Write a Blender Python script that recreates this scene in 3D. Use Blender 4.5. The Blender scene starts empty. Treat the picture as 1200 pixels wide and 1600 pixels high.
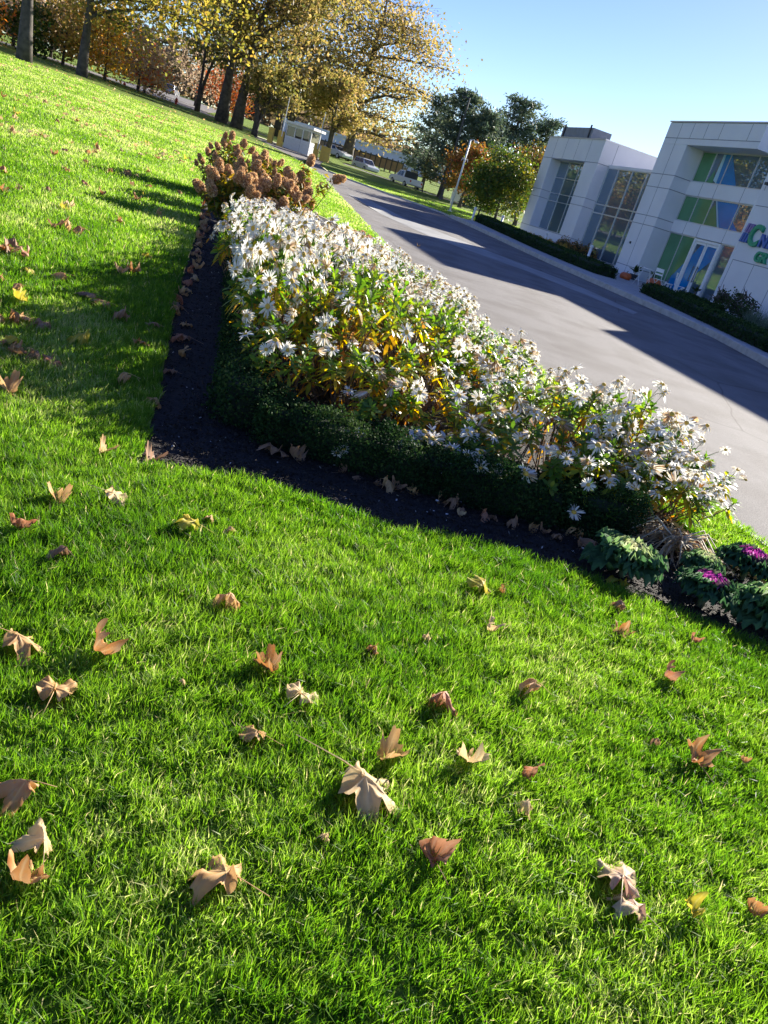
import bpy, math, random
import numpy as np
from mathutils import Vector, Matrix
from mathutils.geometry import delaunay_2d_cdt
R = math.radians
random.seed(7); RNG = np.random.default_rng(7)
S = bpy.context.scene
COL = S.collection

# ---------------------------------------------------------------- camera, sky, sun
CAM_H = 1.5
F_PX = 1155.0
roll, pitch = R(17.1), math.atan(500.0 / F_PX)
sr, cr, sp, cp = math.sin(roll), math.cos(roll), math.sin(pitch), math.cos(pitch)
cX = Vector((cr, sp * sr, cp * sr)); cY = Vector((-sr, sp * cr, cp * cr)); cF = Vector((0, cp, -sp))
cam = bpy.data.cameras.new('camera'); camo = bpy.data.objects.new('camera', cam); COL.objects.link(camo)
camo.matrix_world = Matrix.Translation((0, 0, CAM_H)) @ Matrix((cX, cY, -cF)).transposed().to_4x4()
cam.sensor_fit = 'VERTICAL'; cam.sensor_height = 36.0; cam.lens = F_PX / 1600.0 * 36.0
cam.clip_start = 0.05; cam.clip_end = 3000
S.camera = camo
SUN_AZ, SUN_EL = R(34.0), R(22.0)          # azimuth measured from +Y towards +X
W = bpy.data.worlds.new('World'); S.world = W; W.use_nodes = True
nt = W.node_tree
sky = nt.nodes.new('ShaderNodeTexSky'); sky.sky_type = 'NISHITA'; sky.sun_disc = False
sky.sun_elevation = SUN_EL; sky.sun_rotation = SUN_AZ; sky.altitude = 50; sky.air_density = 1.0
sky.dust_density = 0.15; sky.ozone_density = 4.0
bg = nt.nodes['Background']; hsv = nt.nodes.new('ShaderNodeHueSaturation'); hsv.inputs['Saturation'].default_value = 1.12; hsv.inputs['Hue'].default_value = .525
nt.links.new(sky.outputs[0], hsv.inputs['Color']); nt.links.new(hsv.outputs[0], bg.inputs[0]); bg.inputs[1].default_value = 0.063
sun = bpy.data.lights.new('sun', 'SUN'); sun.energy = 5.0; sun.angle = R(0.53); sun.color = (1.0, 0.93, 0.82)
suno = bpy.data.objects.new('sun', sun); COL.objects.link(suno)
sd = Vector((math.sin(SUN_AZ) * math.cos(SUN_EL), math.cos(SUN_AZ) * math.cos(SUN_EL), math.sin(SUN_EL)))
suno.rotation_euler = sd.to_track_quat('Z', 'Y').to_euler()
S.view_settings.view_transform = 'Standard'; S.view_settings.look = 'None'
S.view_settings.exposure = 1.65; S.view_settings.gamma = 1.0
S.render.engine = 'CYCLES'
cy = S.cycles
cy.max_bounces = 7; cy.diffuse_bounces = 3; cy.glossy_bounces = 3; cy.transmission_bounces = 5
cy.transparent_max_bounces = 6; cy.sample_clamp_indirect = 8.0; cy.use_adaptive_sampling = True
cy.adaptive_threshold = 0.02

# ---------------------------------------------------------------- helpers
def tag(o, label=None, cat=None, group=None, kind=None):
    if label: o['label'] = label
    if cat: o['category'] = cat
    if group: o['group'] = group
    if kind: o['kind'] = kind
    return o

def mkmesh(name, V, faces, mats=(), attr=None, smooth=False, midx=None):
    """V (n,3); faces = list of int arrays (m,k); attr = {name: per-vertex float array}"""
    me = bpy.data.meshes.new(name)
    V = np.asarray(V, dtype=np.float32)
    faces = [np.asarray(f, dtype=np.int32) for f in faces if len(f)]
    loops = np.concatenate([f.ravel() for f in faces])
    tot = np.concatenate([np.full(len(f), f.shape[1], dtype=np.int32) for f in faces])
    start = np.concatenate([[0], np.cumsum(tot)[:-1]]).astype(np.int32)
    me.vertices.add(len(V)); me.vertices.foreach_set('co', V.ravel())
    me.loops.add(len(loops)); me.loops.foreach_set('vertex_index', loops)
    me.polygons.add(len(tot)); me.polygons.foreach_set('loop_start', start)
    try: me.polygons.foreach_set('loop_total', tot)
    except Exception: pass
    if midx is not None: me.polygons.foreach_set('material_index', np.asarray(midx, dtype=np.int32))
    me.polygons.foreach_set('use_smooth', np.full(len(tot), smooth, dtype=bool))
    if attr:
        for k, a in attr.items():
            at = me.attributes.new(k, 'FLOAT', 'POINT'); at.data.foreach_set('value', np.asarray(a, dtype=np.float32))
    me.update(calc_edges=True); me.validate()
    for m in mats: me.materials.append(m)
    return me

def link(name, me, parent=None, loc=None, rot=None, **kw):
    o = bpy.data.objects.new(name, me); COL.objects.link(o)
    if parent: o.parent = parent
    if loc is not None: o.location = loc
    if rot is not None: o.rotation_euler = rot
    return tag(o, **kw)

def empty(name, loc=(0, 0, 0), rz=0, **kw):
    return link(name, None, None, loc, (0, 0, rz), **kw)

def copy_tree(o, parent=None):
    c = o.copy(); COL.objects.link(c); c.parent = parent
    for ch in list(o.children): copy_tree(ch, c)
    return c

class MB:
    def __init__(s): s.v = []; s.f = []; s.a = []; s.mi = []
    def add(s, vs, fs, a=0.0, mi=0):
        n = len(s.v); s.v += [tuple(v) for v in vs]; s.f += [tuple(i + n for i in f) for f in fs]
        s.a += [a] * len(vs) if not hasattr(a, '__len__') else list(a); s.mi += [mi] * len(fs); return s
    def box(s, x0, x1, y0, y1, z0, z1, mi=0, a=0.0):
        v = [(x, y, z) for z in (z0, z1) for y in (y0, y1) for x in (x0, x1)]
        return s.add(v, [(0, 2, 3, 1), (4, 5, 7, 6), (0, 1, 5, 4), (2, 6, 7, 3), (0, 4, 6, 2), (1, 3, 7, 5)], a, mi)
    def tube(s, pts, rad, n=6, mi=0, a=0.0, cap=True):
        pts = [Vector(p) for p in pts]; m = len(pts)
        if not hasattr(rad, '__len__'): rad = [rad] * m
        vs = []; up = None
        for i, p in enumerate(pts):
            t = (pts[min(i + 1, m - 1)] - pts[max(i - 1, 0)])
            if t.length < 1e-9: t = Vector((0, 0, 1))
            t.normalize()
            if up is None: up = Vector((1, 0, 0)) if abs(t.x) < .8 else Vector((0, 1, 0))
            b = t.cross(up).normalized(); up = b.cross(t).normalized()
            for k in range(n):
                an = 2 * math.pi * k / n
                vs.append(p + (b * math.cos(an) + up * math.sin(an)) * rad[i])
        fs = [(i * n + k, i * n + (k + 1) % n, (i + 1) * n + (k + 1) % n, (i + 1) * n + k) for i in range(m - 1) for k in range(n)]
        if cap: fs += [tuple(range(n))[::-1], tuple((m - 1) * n + k for k in range(n))]
        return s.add(vs, fs, a, mi)
    def lathe(s, prof, c=(0, 0, 0), n=16, mi=0, a=0.0, lobes=0, depth=0.0):
        vs = []; m = len(prof)
        for r, z in prof:
            for k in range(n):
                an = 2 * math.pi * k / n; rr = r * (1 - depth * abs(math.sin(an * lobes / 2)) ** .0 * 0) * (1 - depth * (1 - abs(math.sin(an * lobes / 2)))) if lobes else r
                vs.append((c[0] + rr * math.cos(an), c[1] + rr * math.sin(an), c[2] + z))
        fs = [(i * n + k, i * n + (k + 1) % n, (i + 1) * n + (k + 1) % n, (i + 1) * n + k) for i in range(m - 1) for k in range(n)]
        fs += [tuple(range(n))[::-1], tuple((m - 1) * n + k for k in range(n))]
        return s.add(vs, fs, a, mi)
    def prism(s, poly, axis, a0, a1, mi=0):
        """poly of 2-tuples extruded along axis 'x','y' or 'z'"""
        def P(p, t): return {'x': (t, p[0], p[1]), 'y': (p[0], t, p[1]), 'z': (p[0], p[1], t)}[axis]
        n = len(poly); vs = [P(p, a0) for p in poly] + [P(p, a1) for p in poly]
        fs = [tuple(range(n)), tuple(range(n, 2 * n))[::-1]] + [(i, i + n, (i + 1) % n + n, (i + 1) % n) for i in range(n)]
        return s.add(vs, fs, 0.0, mi)
    def mesh(s, name, mats, smooth=False, fix=True):
        me = bpy.data.meshes.new(name); me.from_pydata(s.v, [], s.f)
        at = me.attributes.new('tint', 'FLOAT', 'POINT'); at.data.foreach_set('value', np.array(s.a, dtype=np.float32))
        me.polygons.foreach_set('material_index', np.array(s.mi, dtype=np.int32))
        me.polygons.foreach_set('use_smooth', np.full(len(s.f), smooth, dtype=bool))
        if fix:
            import bmesh
            b = bmesh.new(); b.from_mesh(me); bmesh.ops.recalc_face_normals(b, faces=b.faces); b.to_mesh(me); b.free()
        me.update()
        for m in (mats if isinstance(mats, (list, tuple)) else [mats]): me.materials.append(m)
        return me
    def build(s, name, mats, parent=None, smooth=False, **kw):
        loc = kw.pop('loc', None); rot = kw.pop('rot', None)
        return link(name, s.mesh(name, mats, smooth), parent, loc, rot, **kw)

def bevel(o, w, seg=2):
    m = o.modifiers.new('bevel', 'BEVEL'); m.width = w; m.segments = seg; m.limit_method = 'ANGLE'; return o

# ---------------------------------------------------------------- materials
def rgb(c): return (c[0], c[1], c[2], 1.0)
def mat(name, col, rough=.6, col2=None, scale=8.0, bump=0.0, bscale=60.0, metal=0.0, spec=.5, detail=4.0, coat=0.0):
    m = bpy.data.materials.new(name); m.use_nodes = True; n = m.node_tree; b = n.nodes['Principled BSDF']
    b.inputs['Base Color'].default_value = rgb(col); b.inputs['Roughness'].default_value = rough
    b.inputs['Metallic'].default_value = metal; b.inputs['Specular IOR Level'].default_value = spec
    if coat: b.inputs['Coat Weight'].default_value = coat
    if col2 is not None or bump:
        tc = n.nodes.new('ShaderNodeTexCoord')
    if col2 is not None:
        no = n.nodes.new('ShaderNodeTexNoise'); no.inputs['Scale'].default_value = scale; no.inputs['Detail'].default_value = detail
        rp = n.nodes.new('ShaderNodeValToRGB'); rp.color_ramp.elements[0].position = .35; rp.color_ramp.elements[1].position = .65
        rp.color_ramp.elements[0].color = rgb(col); rp.color_ramp.elements[1].color = rgb(col2)
        n.links.new(tc.outputs['Object'], no.inputs['Vector']); n.links.new(no.outputs['Fac'], rp.inputs['Fac'])
        n.links.new(rp.outputs['Color'], b.inputs['Base Color'])
    if bump:
        n2 = n.nodes.new('ShaderNodeTexNoise'); n2.inputs['Scale'].default_value = bscale; n2.inputs['Detail'].default_value = 5
        bp = n.nodes.new('ShaderNodeBump'); bp.inputs['Strength'].default_value = bump; bp.inputs['Distance'].default_value = .02
        n.links.new(tc.outputs['Object'], n2.inputs['Vector']); n.links.new(n2.outputs['Fac'], bp.inputs['Height'])
        n.links.new(bp.outputs['Normal'], b.inputs['Normal'])
    return m

def leafmat(name, stops, transl=.4, rough=.5, spec=.35, noise=0.0, tcol=1.0):
    """colour from the 'tint' attribute through a ramp; part of the light passes through"""
    m = bpy.data.materials.new(name); m.use_nodes = True; n = m.node_tree; b = n.nodes['Principled BSDF']
    at = n.nodes.new('ShaderNodeAttribute'); at.attribute_name = 'tint'
    rp = n.nodes.new('ShaderNodeValToRGB'); cr_ = rp.color_ramp
    while len(cr_.elements) < len(stops): cr_.elements.new(.5)
    for e, (p, c) in zip(cr_.elements, stops): e.position = p; e.color = rgb(c)
    src = at.outputs['Fac']
    if noise:
        tc = n.nodes.new('ShaderNodeTexCoord'); no = n.nodes.new('ShaderNodeTexNoise'); no.inputs['Scale'].default_value = noise
        ma = n.nodes.new('ShaderNodeMath'); ma.operation = 'MULTIPLY_ADD'; ma.inputs[1].default_value = .5; 
        n.links.new(tc.outputs['Object'], no.inputs['Vector']); n.links.new(no.outputs['Fac'], ma.inputs[0])
        mb = n.nodes.new('ShaderNodeMath'); mb.operation = 'SUBTRACT'; mb.inputs[1].default_value = .25
        n.links.new(at.outputs['Fac'], ma.inputs[2]); n.links.new(ma.outputs[0], mb.inputs[0]); src = mb.outputs[0]
    n.links.new(src, rp.inputs['Fac']); n.links.new(rp.outputs['Color'], b.inputs['Base Color'])
    b.inputs['Roughness'].default_value = rough; b.inputs['Specular IOR Level'].default_value = spec
    tr = n.nodes.new('ShaderNodeBsdfTranslucent'); mx = n.nodes.new('ShaderNodeMixShader'); mx.inputs[0].default_value = transl
    hs = n.nodes.new('ShaderNodeHueSaturation'); hs.inputs['Value'].default_value = tcol; hs.inputs['Saturation'].default_value = 1.1
    n.links.new(rp.outputs['Color'], hs.inputs['Color']); n.links.new(hs.outputs['Color'], tr.inputs['Color'])
    n.links.new(b.outputs[0], mx.inputs[1]); n.links.new(tr.outputs[0], mx.inputs[2])
    n.links.new(mx.outputs[0], n.nodes['Material Output'].inputs[0])
    return m

M = {}
M['grass'] = leafmat('grass', [(0, (.045, .12, .015)), (.4, (.115, .225, .024)), (.75, (.22, .335, .05)), (.9, (.37, .43, .15)), (1, (.46, .40, .20))], .57, .45, .25, tcol=1.75)
M['bark'] = mat('bark', (.05, .042, .034), .9, (.12, .10, .08), 3, .6, 14)
M['bark_pale'] = mat('bark_pale', (.12, .11, .09), .85, (.33, .30, .25), 1.6, .3, 10)
M['twig'] = mat('twig', (.10, .065, .04), .85, (.2, .13, .08), 30)
M['concrete'] = mat('concrete', (.33, .32, .30), .85, (.42, .41, .38), 3, .15, 90)
M['kerb'] = mat('kerb', (.36, .34, .31), .85, (.48, .46, .42), 5, .2, 70)
M['panel'] = mat('white_panel', (.66, .66, .68), .42, (.72, .72, .735), .8, spec=.4)
M['joint'] = mat('panel_joint', (.22, .23, .26), .7)
M['alu'] = mat('aluminium', (.55, .57, .6), .35, metal=.6)
M['white'] = mat('white_paint', (.78, .78, .76), .45, (.70, .70, .68), 6)
M['dark'] = mat('dark_metal', (.03, .032, .035), .5, (.05, .05, .055), 10)
M['yellow'] = mat('yellow_paint', (.72, .45, .05), .5, (.6, .38, .06), 4)
M['red'] = mat('red_paint', (.5, .05, .03), .45, (.4, .04, .03), 10)
M['greyscreen'] = mat('grey_screen', (.19, .20, .22), .6, (.23, .24, .26), 4)
M['stone'] = mat('stone', (.45, .44, .4), .9, (.6, .58, .55), 40)
M['pumpkin'] = mat('pumpkin', (.62, .14, .03), .45, (.5, .10, .02), 8, .2, 20)
M['tyre'] = mat('tyre', (.02, .02, .02), .8, (.03, .03, .03), 20)
M['carwhite'] = mat('car_white', (.72, .73, .74), .25, (.68, .69, .70), 2, coat=.5)
M['cargrey'] = mat('car_grey', (.22, .23, .25), .25, (.19, .2, .22), 2, coat=.5)
M['glassdark'] = mat('dark_glass', (.02, .025, .03), .06, (.03, .035, .04), 3, spec=.8)
M['lightred'] = mat('tail_light', (.5, .02, .02), .3)
M['mulch'] = mat('mulch', (.013, .011, .010), .95, (.034, .027, .022), 25, .9, 90)
M['chip'] = leafmat('mulch_chip', [(0, (.010, .008, .006)), (.8, (.04, .03, .022)), (.97, (.10, .08, .06)), (1, (.5, .48, .44))], 0, .9)
M['blue'] = mat('blue_letter', (.05, .12, .38), .4, (.06, .14, .42), 5)
M['purple'] = mat('purple_letter', (.22, .17, .38), .4, (.25, .19, .42), 5)
M['green'] = mat('green_letter', (.02, .27, .14), .4, (.03, .31, .16), 5)

def film(name, col):
    m = mat(name, col, .12, tuple(c * .8 for c in col), 1.5, spec=.6); return m
M['filmgreen'] = film('green_film', (.085, .24, .11)); M['filmblue'] = film('blue_film', (.008, .20, .50)); M['filmpale'] = film('pale_film', (.35, .58, .72))

def glassmat():
    m = bpy.data.materials.new('window_glass'); m.use_nodes = True; n = m.node_tree; b = n.nodes['Principled BSDF']
    b.inputs['Base Color'].default_value = (.09, .135, .17, 1); b.inputs['Roughness'].default_value = .02
    g = n.nodes.new('ShaderNodeBsdfGlossy'); g.inputs['Roughness'].default_value = .015; g.inputs['Color'].default_value = (.50, .62, .76, 1)
    tc = n.nodes.new('ShaderNodeTexCoord'); no = n.nodes.new('ShaderNodeTexNoise'); no.inputs['Scale'].default_value = .8
    bp = n.nodes.new('ShaderNodeBump'); bp.inputs['Strength'].default_value = .06; bp.inputs['Distance'].default_value = .02
    n.links.new(tc.outputs['Object'], no.inputs['Vector']); n.links.new(no.outputs['Fac'], bp.inputs['Height']); n.links.new(bp.outputs['Normal'], g.inputs['Normal'])
    fr = n.nodes.new('ShaderNodeLayerWeight'); fr.inputs['Blend'].default_value = .35
    ma = n.nodes.new('ShaderNodeMath'); ma.operation = 'MULTIPLY_ADD'; ma.inputs[1].default_value = .5; ma.inputs[2].default_value = .20; ma.use_clamp = True
    n.links.new(fr.outputs['Fresnel'], ma.inputs[0])
    mx = n.nodes.new('ShaderNodeMixShader'); n.links.new(ma.outputs[0], mx.inputs[0]); n.links.new(b.outputs[0], mx.inputs[1]); n.links.new(g.outputs[0], mx.inputs[2])
    n.links.new(mx.outputs[0], n.nodes['Material Output'].inputs[0]); return m
M['glass'] = glassmat()

def lawnmat():
    m = bpy.data.materials.new('lawn_soil'); m.use_nodes = True; n = m.node_tree; b = n.nodes['Principled BSDF']
    tc = n.nodes.new('ShaderNodeTexCoord')
    a = n.nodes.new('ShaderNodeTexNoise'); a.inputs['Scale'].default_value = .35; a.inputs['Detail'].default_value = 6
    c = n.nodes.new('ShaderNodeTexNoise'); c.inputs['Scale'].default_value = 14; c.inputs['Detail'].default_value = 8
    ad = n.nodes.new('ShaderNodeMath'); ad.operation = 'ADD'
    rp = n.nodes.new('ShaderNodeValToRGB'); rp.color_ramp.elements[0].position = .8; rp.color_ramp.elements[1].position = 1.2
    rp.color_ramp.elements[0].color = (.07, .12, .016, 1); rp.color_ramp.elements[1].color = (.16, .23, .035, 1)
    for q in (a, c): n.links.new(tc.outputs['Object'], q.inputs['Vector'])
    n.links.new(a.outputs['Fac'], ad.inputs[0]); n.links.new(c.outputs['Fac'], ad.inputs[1])
    mp = n.nodes.new('ShaderNodeMath'); mp.operation = 'MULTIPLY'; mp.inputs[1].default_value = 1.0
    n.links.new(ad.outputs[0], mp.inputs[0]); n.links.new(mp.outputs[0], rp.inputs['Fac'])
    rp.color_ramp.elements[0].position = .7; rp.color_ramp.elements[1].position = 1.0
    n.links.new(rp.outputs['Color'], b.inputs['Base Color']); b.inputs['Roughness'].default_value = .9; b.inputs['Specular IOR Level'].default_value = .1
    bp = n.nodes.new('ShaderNodeBump'); bp.inputs['Strength'].default_value = .8; bp.inputs['Distance'].default_value = .05
    c2 = n.nodes.new('ShaderNodeTexNoise'); c2.inputs['Scale'].default_value = 30; c2.inputs['Detail'].default_value = 6
    n.links.new(tc.outputs['Object'], c2.inputs['Vector']); n.links.new(c2.outputs['Fac'], bp.inputs['Height']); n.links.new(bp.outputs['Normal'], b.inputs['Normal'])
    return m
M['lawn'] = lawnmat()

def asphalt():
    m = bpy.data.materials.new('asphalt'); m.use_nodes = True; n = m.node_tree; b = n.nodes['Principled BSDF']
    tc = n.nodes.new('ShaderNodeTexCoord')
    def noise(s, d=6, stretch=None):
        q = n.nodes.new('ShaderNodeTexNoise'); q.inputs['Scale'].default_value = s; q.inputs['Detail'].default_value = d
        if stretch:
            mp = n.nodes.new('ShaderNodeMapping'); mp.inputs['Rotation'].default_value = (0, 0, R(-20.8)); mp.inputs['Scale'].default_value = stretch
            n.links.new(tc.outputs['Object'], mp.inputs['Vector']); n.links.new(mp.outputs[0], q.inputs['Vector'])
        else: n.links.new(tc.outputs['Object'], q.inputs['Vector'])
        return q
    big = noise(1, 5, (.9, .12, 1)); fine = noise(140, 3); stain = noise(.9, 8)
    r1 = n.nodes.new('ShaderNodeValToRGB'); e = r1.color_ramp.elements
    e[0].position = .3; e[0].color = (.17, .16, .148, 1); e[1].position = .72; e[1].color = (.225, .214, .198, 1)
    r2 = n.nodes.new('ShaderNodeValToRGB'); r2.color_ramp.elements[0].position = .3; r2.color_ramp.elements[1].position = .75
    r2.color_ramp.elements[0].color = (.7, .7, .7, 1); r2.color_ramp.elements[1].color = (1.3, 1.3, 1.3, 1)
    mx = n.nodes.new('ShaderNodeMix'); mx.data_type = 'RGBA'; mx.blend_type = 'MULTIPLY'; mx.inputs[0].default_value = 1
    n.links.new(big.outputs['Fac'], r1.inputs['Fac']); n.links.new(fine.outputs['Fac'], r2.inputs['Fac'])
    n.links.new(r1.outputs['Color'], mx.inputs[6]); n.links.new(r2.outputs['Color'], mx.inputs[7]); r3 = n.nodes.new('ShaderNodeValToRGB'); r3.color_ramp.elements[0].position = .38; r3.color_ramp.elements[1].position = .56
    r3.color_ramp.elements[0].color = (.82, .80, .78, 1); r3.color_ramp.elements[1].color = (1.04, 1.04, 1.04, 1); n.links.new(stain.outputs['Fac'], r3.inputs['Fac'])
    vo = n.nodes.new('ShaderNodeTexVoronoi'); vo.feature = 'DISTANCE_TO_EDGE'; vo.inputs['Scale'].default_value = .22; wp = noise(1.3, 6)
    wm = n.nodes.new('ShaderNodeMix'); wm.data_type = 'VECTOR'; wm.inputs[0].default_value = .12; n.links.new(tc.outputs['Object'], wm.inputs[4]); n.links.new(wp.outputs['Color'], wm.inputs[5]); n.links.new(wm.outputs[1], vo.inputs['Vector'])
    r4 = n.nodes.new('ShaderNodeValToRGB'); r4.color_ramp.elements[0].position = .0; r4.color_ramp.elements[1].position = .004
    r4.color_ramp.elements[0].color = (.62, .60, .58, 1); r4.color_ramp.elements[1].color = (1, 1, 1, 1); n.links.new(vo.outputs['Distance'], r4.inputs['Fac'])
    m2 = n.nodes.new('ShaderNodeMix'); m2.data_type = 'RGBA'; m2.blend_type = 'MULTIPLY'; m2.inputs[0].default_value = 1; n.links.new(mx.outputs[2], m2.inputs[6]); n.links.new(r3.outputs['Color'], m2.inputs[7])
    m3 = n.nodes.new('ShaderNodeMix'); m3.data_type = 'RGBA'; m3.blend_type = 'MULTIPLY'; m3.inputs[0].default_value = 1; n.links.new(m2.outputs[2], m3.inputs[6]); n.links.new(r4.outputs['Color'], m3.inputs[7])
    n.links.new(m3.outputs[2], b.inputs['Base Color'])
    b.inputs['Roughness'].default_value = .9; b.inputs['Specular IOR Level'].default_value = .15
    bp = n.nodes.new('ShaderNodeBump'); bp.inputs['Strength'].default_value = .5; bp.inputs['Distance'].default_value = .008
    n.links.new(fine.outputs['Fac'], bp.inputs['Height']); n.links.new(bp.outputs['Normal'], b.inputs['Normal'])
    return m
M['asphalt'] = asphalt()
M['patch'] = mat('worn_patch', (.20, .20, .19), .8, (.27, .27, .255), 1.2, .2, 90)

# ---------------------------------------------------------------- terrain
def sst(a, b, t):
    t = np.clip((t - a) / (b - a), 0, 1); return t * t * (3 - 2 * t)
def ter(x, y):
    x = np.asarray(x, float); y = np.asarray(y, float)
    yy = np.clip(y, 0, None); u = -x / np.maximum(yy, 1.0); rr = np.hypot(x, y)
    P = .012 * np.clip(np.minimum(yy, 33) - 4, 0, None) + .022 * np.clip(np.minimum(yy, 85) - 33, 0, None) + .03 * np.clip(np.minimum(yy, 160) - 85, 0, None)
    L = .034 * np.clip(np.minimum(rr, 190) - 4, 0, None)
    return np.where(y > 0, P + (L - P) * sst(.1, .65, u), 0.0)
def tz(x, y): return float(ter(x, y))

A0 = np.array([-1.2, 3.2]); E0 = np.array([-.312, .950]); E0 /= np.linalg.norm(E0); N0 = np.array([E0[1], -E0[0]])
def uv(u, v):
    p = A0 + E0 * u + N0 * v; return float(p[0]), float(p[1])
BED = [(-1.17, 3.16), (-.66, 3.36), (0, 3.31), (.68, 3.42), (1.23, 3.40), (2.0, 3.22), (2.75, 3.3), (2.6, 3.9), (2.05, 4.35), uv(1.2, 3.3), uv(6, 3.3), uv(11, 3.3), uv(16, 3.1),
       uv(17.5, 2.2), uv(17.8, .9), uv(17, -.1), uv(12, -.05), uv(8, 0), uv(4, -.03), uv(1, .02)]
NEAR_EDGE = [(14, -4), (9, .6), (5.6, 2.6), (3.7, 3.85), (2.95, 4.4), (2.57, 4.86), (2.3, 5.34), (.6, 10.4), (-1.3, 16.04), (-4.4, 28.05), (-8.64, 44), (-13.2, 56), (-20.5, 71), (-23, 78)]
FAR_EDGE = [(-15.0, 79), (-14.0, 70), (-12.2, 60), (-10.3, 53.6), (-8.5, 51.2), (-5.8, 49.1), (-3.6, 47.3), (-1.9, 45.6), (-1.3, 43.6), (.1, 40.1), (1.5, 36.4), (3.2, 31.4), (5.0, 26.2), (6.2, 22.8), (6.85, 20.3), (7.1, 17.6), (7.2, 14), (7.8, 9), (9.6, 4), (17, -1)]
ROAD = NEAR_EDGE + FAR_EDGE
P0 = np.array([9.0, 32.8]); AZ = R(20.8)
DV = np.array([-math.sin(AZ), math.cos(AZ)]); NV = np.array([math.cos(AZ), math.sin(AZ)])
def fw(s, off): p = P0 + DV * s + NV * off; return float(p[0]), float(p[1])
WALK = [p for p in FAR_EDGE[8:18]] + [fw(-14, 1.2), fw(-8, 1.2), fw(17.6, 1.0), fw(17.8, -1.2), (-.4, 44.4)]
LEFTROAD = [(-78, 58), (-52, 74), (-39.5, 86.5), (-33, 88.5), (-24, 89.5), (-24.5, 92), (-34, 96), (-50, 150), (-60, 150), (-46, 97), (-56, 83), (-80, 64)]
SERVICE = [(-15.2, 86), (-11.6, 81.5), (-6, 76), (-1, 71.5), (4, 68), (5, 70), (0, 74.2), (-6, 79.5), (-12, 85.5), (-15.6, 90)]

def inpoly(px, py, poly):
    px = np.asarray(px, float); py = np.asarray(py, float); ins = np.zeros(px.shape, bool); n = len(poly)
    for i in range(n):
        x0, y0 = poly[i]; x1, y1 = poly[(i + 1) % n]
        if y0 == y1: continue
        c = ((y0 > py) != (y1 > py)) & (px < (x1 - x0) * (py - y0) / (y1 - y0) + x0); ins ^= c
    return ins
def polydist(px, py, poly):
    d = np.full(np.asarray(px).shape, 1e9)
    n = len(poly)
    for i in range(n):
        a = np.array(poly[i]); b = np.array(poly[(i + 1) % n]); ab = b - a; L = (ab ** 2).sum()
        t = np.clip(((px - a[0]) * ab[0] + (py - a[1]) * ab[1]) / max(L, 1e-9), 0, 1)
        d = np.minimum(d, np.hypot(px - a[0] - t * ab[0], py - a[1] - t * ab[1]))
    return d
def densify(poly, closed=True):
    out = []; n = len(poly)
    for i in range(n if closed else n - 1):
        a = np.array(poly[i]); b = np.array(poly[(i + 1) % n]); L = np.linalg.norm(b - a)
        dist = max(1.0, np.linalg.norm((a + b) / 2)); k = max(1, int(L / (dist * .12 + .1)))
        for j in range(k): out.append(tuple(a + (b - a) * j / k))
    if not closed: out.append(tuple(poly[-1]))
    return out
ROADD = densify(ROAD); BEDD = densify(BED); WALKD = densify(WALK); LRD = densify(LEFTROAD); SVD = densify(SERVICE)

def ground():
    pts = [(0.0, 0.0)]; rr = .4; k = 0
    while rr < 260:
        n = 84
        for i in range(n):
            an = R(-82 + 164 * (i + .5 * (k % 2)) / n); pts.append((rr * math.sin(an), rr * math.cos(an)))
        rr *= 1.055; k += 1
    for rr in (2, 6, 15, 40, 90, 180, 260):
        for i in range(1, 20):
            an = R(84 + 192 * i / 20); pts.append((rr * math.sin(an), rr * math.cos(an)))
    for i in range(48):
        an = 2 * math.pi * i / 48; pts.append((900 * math.sin(an), 900 * math.cos(an)))
    edges = []
    for poly in (ROADD, BEDD, WALKD, LRD, SVD):
        b = len(pts); n = len(poly); pts += list(poly); edges += [(b + i, b + (i + 1) % n) for i in range(n)]
    vo, eo, fo = delaunay_2d_cdt([Vector(p) for p in pts], edges, [], 0, 1e-5)[:3]
    V = np.array([(v.x, v.y) for v in vo]); Fc = np.array([tuple(f) for f in fo if len(f) == 3])
    c = V[Fc].mean(1)
    cls = np.zeros(len(Fc), int)
    cls[inpoly(c[:, 0], c[:, 1], SERVICE)] = 5
    cls[inpoly(c[:, 0], c[:, 1], LEFTROAD)] = 4
    cls[inpoly(c[:, 0], c[:, 1], WALK)] = 3
    cls[inpoly(c[:, 0], c[:, 1], ROAD)] = 1
    cls[inpoly(c[:, 0], c[:, 1], BED)] = 2
    spec = {0: ('lawn', 'lawn', 0.0, 'wide mown green lawn rising towards the trees'), 1: ('driveway', 'asphalt', -.05, 'grey asphalt driveway sweeping past the white building'),
            2: ('soil', 'mulch', -.02, 'dark mulch of the flower bed'), 3: ('sidewalk', 'concrete', .09, 'concrete sidewalk in front of the white building'),
            4: ('road', 'asphalt', -.03, 'grey road behind the lawn on the far side of the trees'), 5: ('service_road', 'asphalt', -.03, 'narrow asphalt lane with the parked vehicles')}
    for k, (nm, mt, dz, lb) in spec.items():
        f = Fc[cls == k]
        if not len(f): continue
        used = np.unique(f); remap = -np.ones(len(V), int); remap[used] = np.arange(len(used))
        P = V[used]; z = ter(P[:, 0], P[:, 1]) + dz
        me = mkmesh(nm, np.c_[P, z], [remap[f]], [M[mt]], smooth=True)
        link(nm, me, kind='structure', label=lb)
ground()

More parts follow.
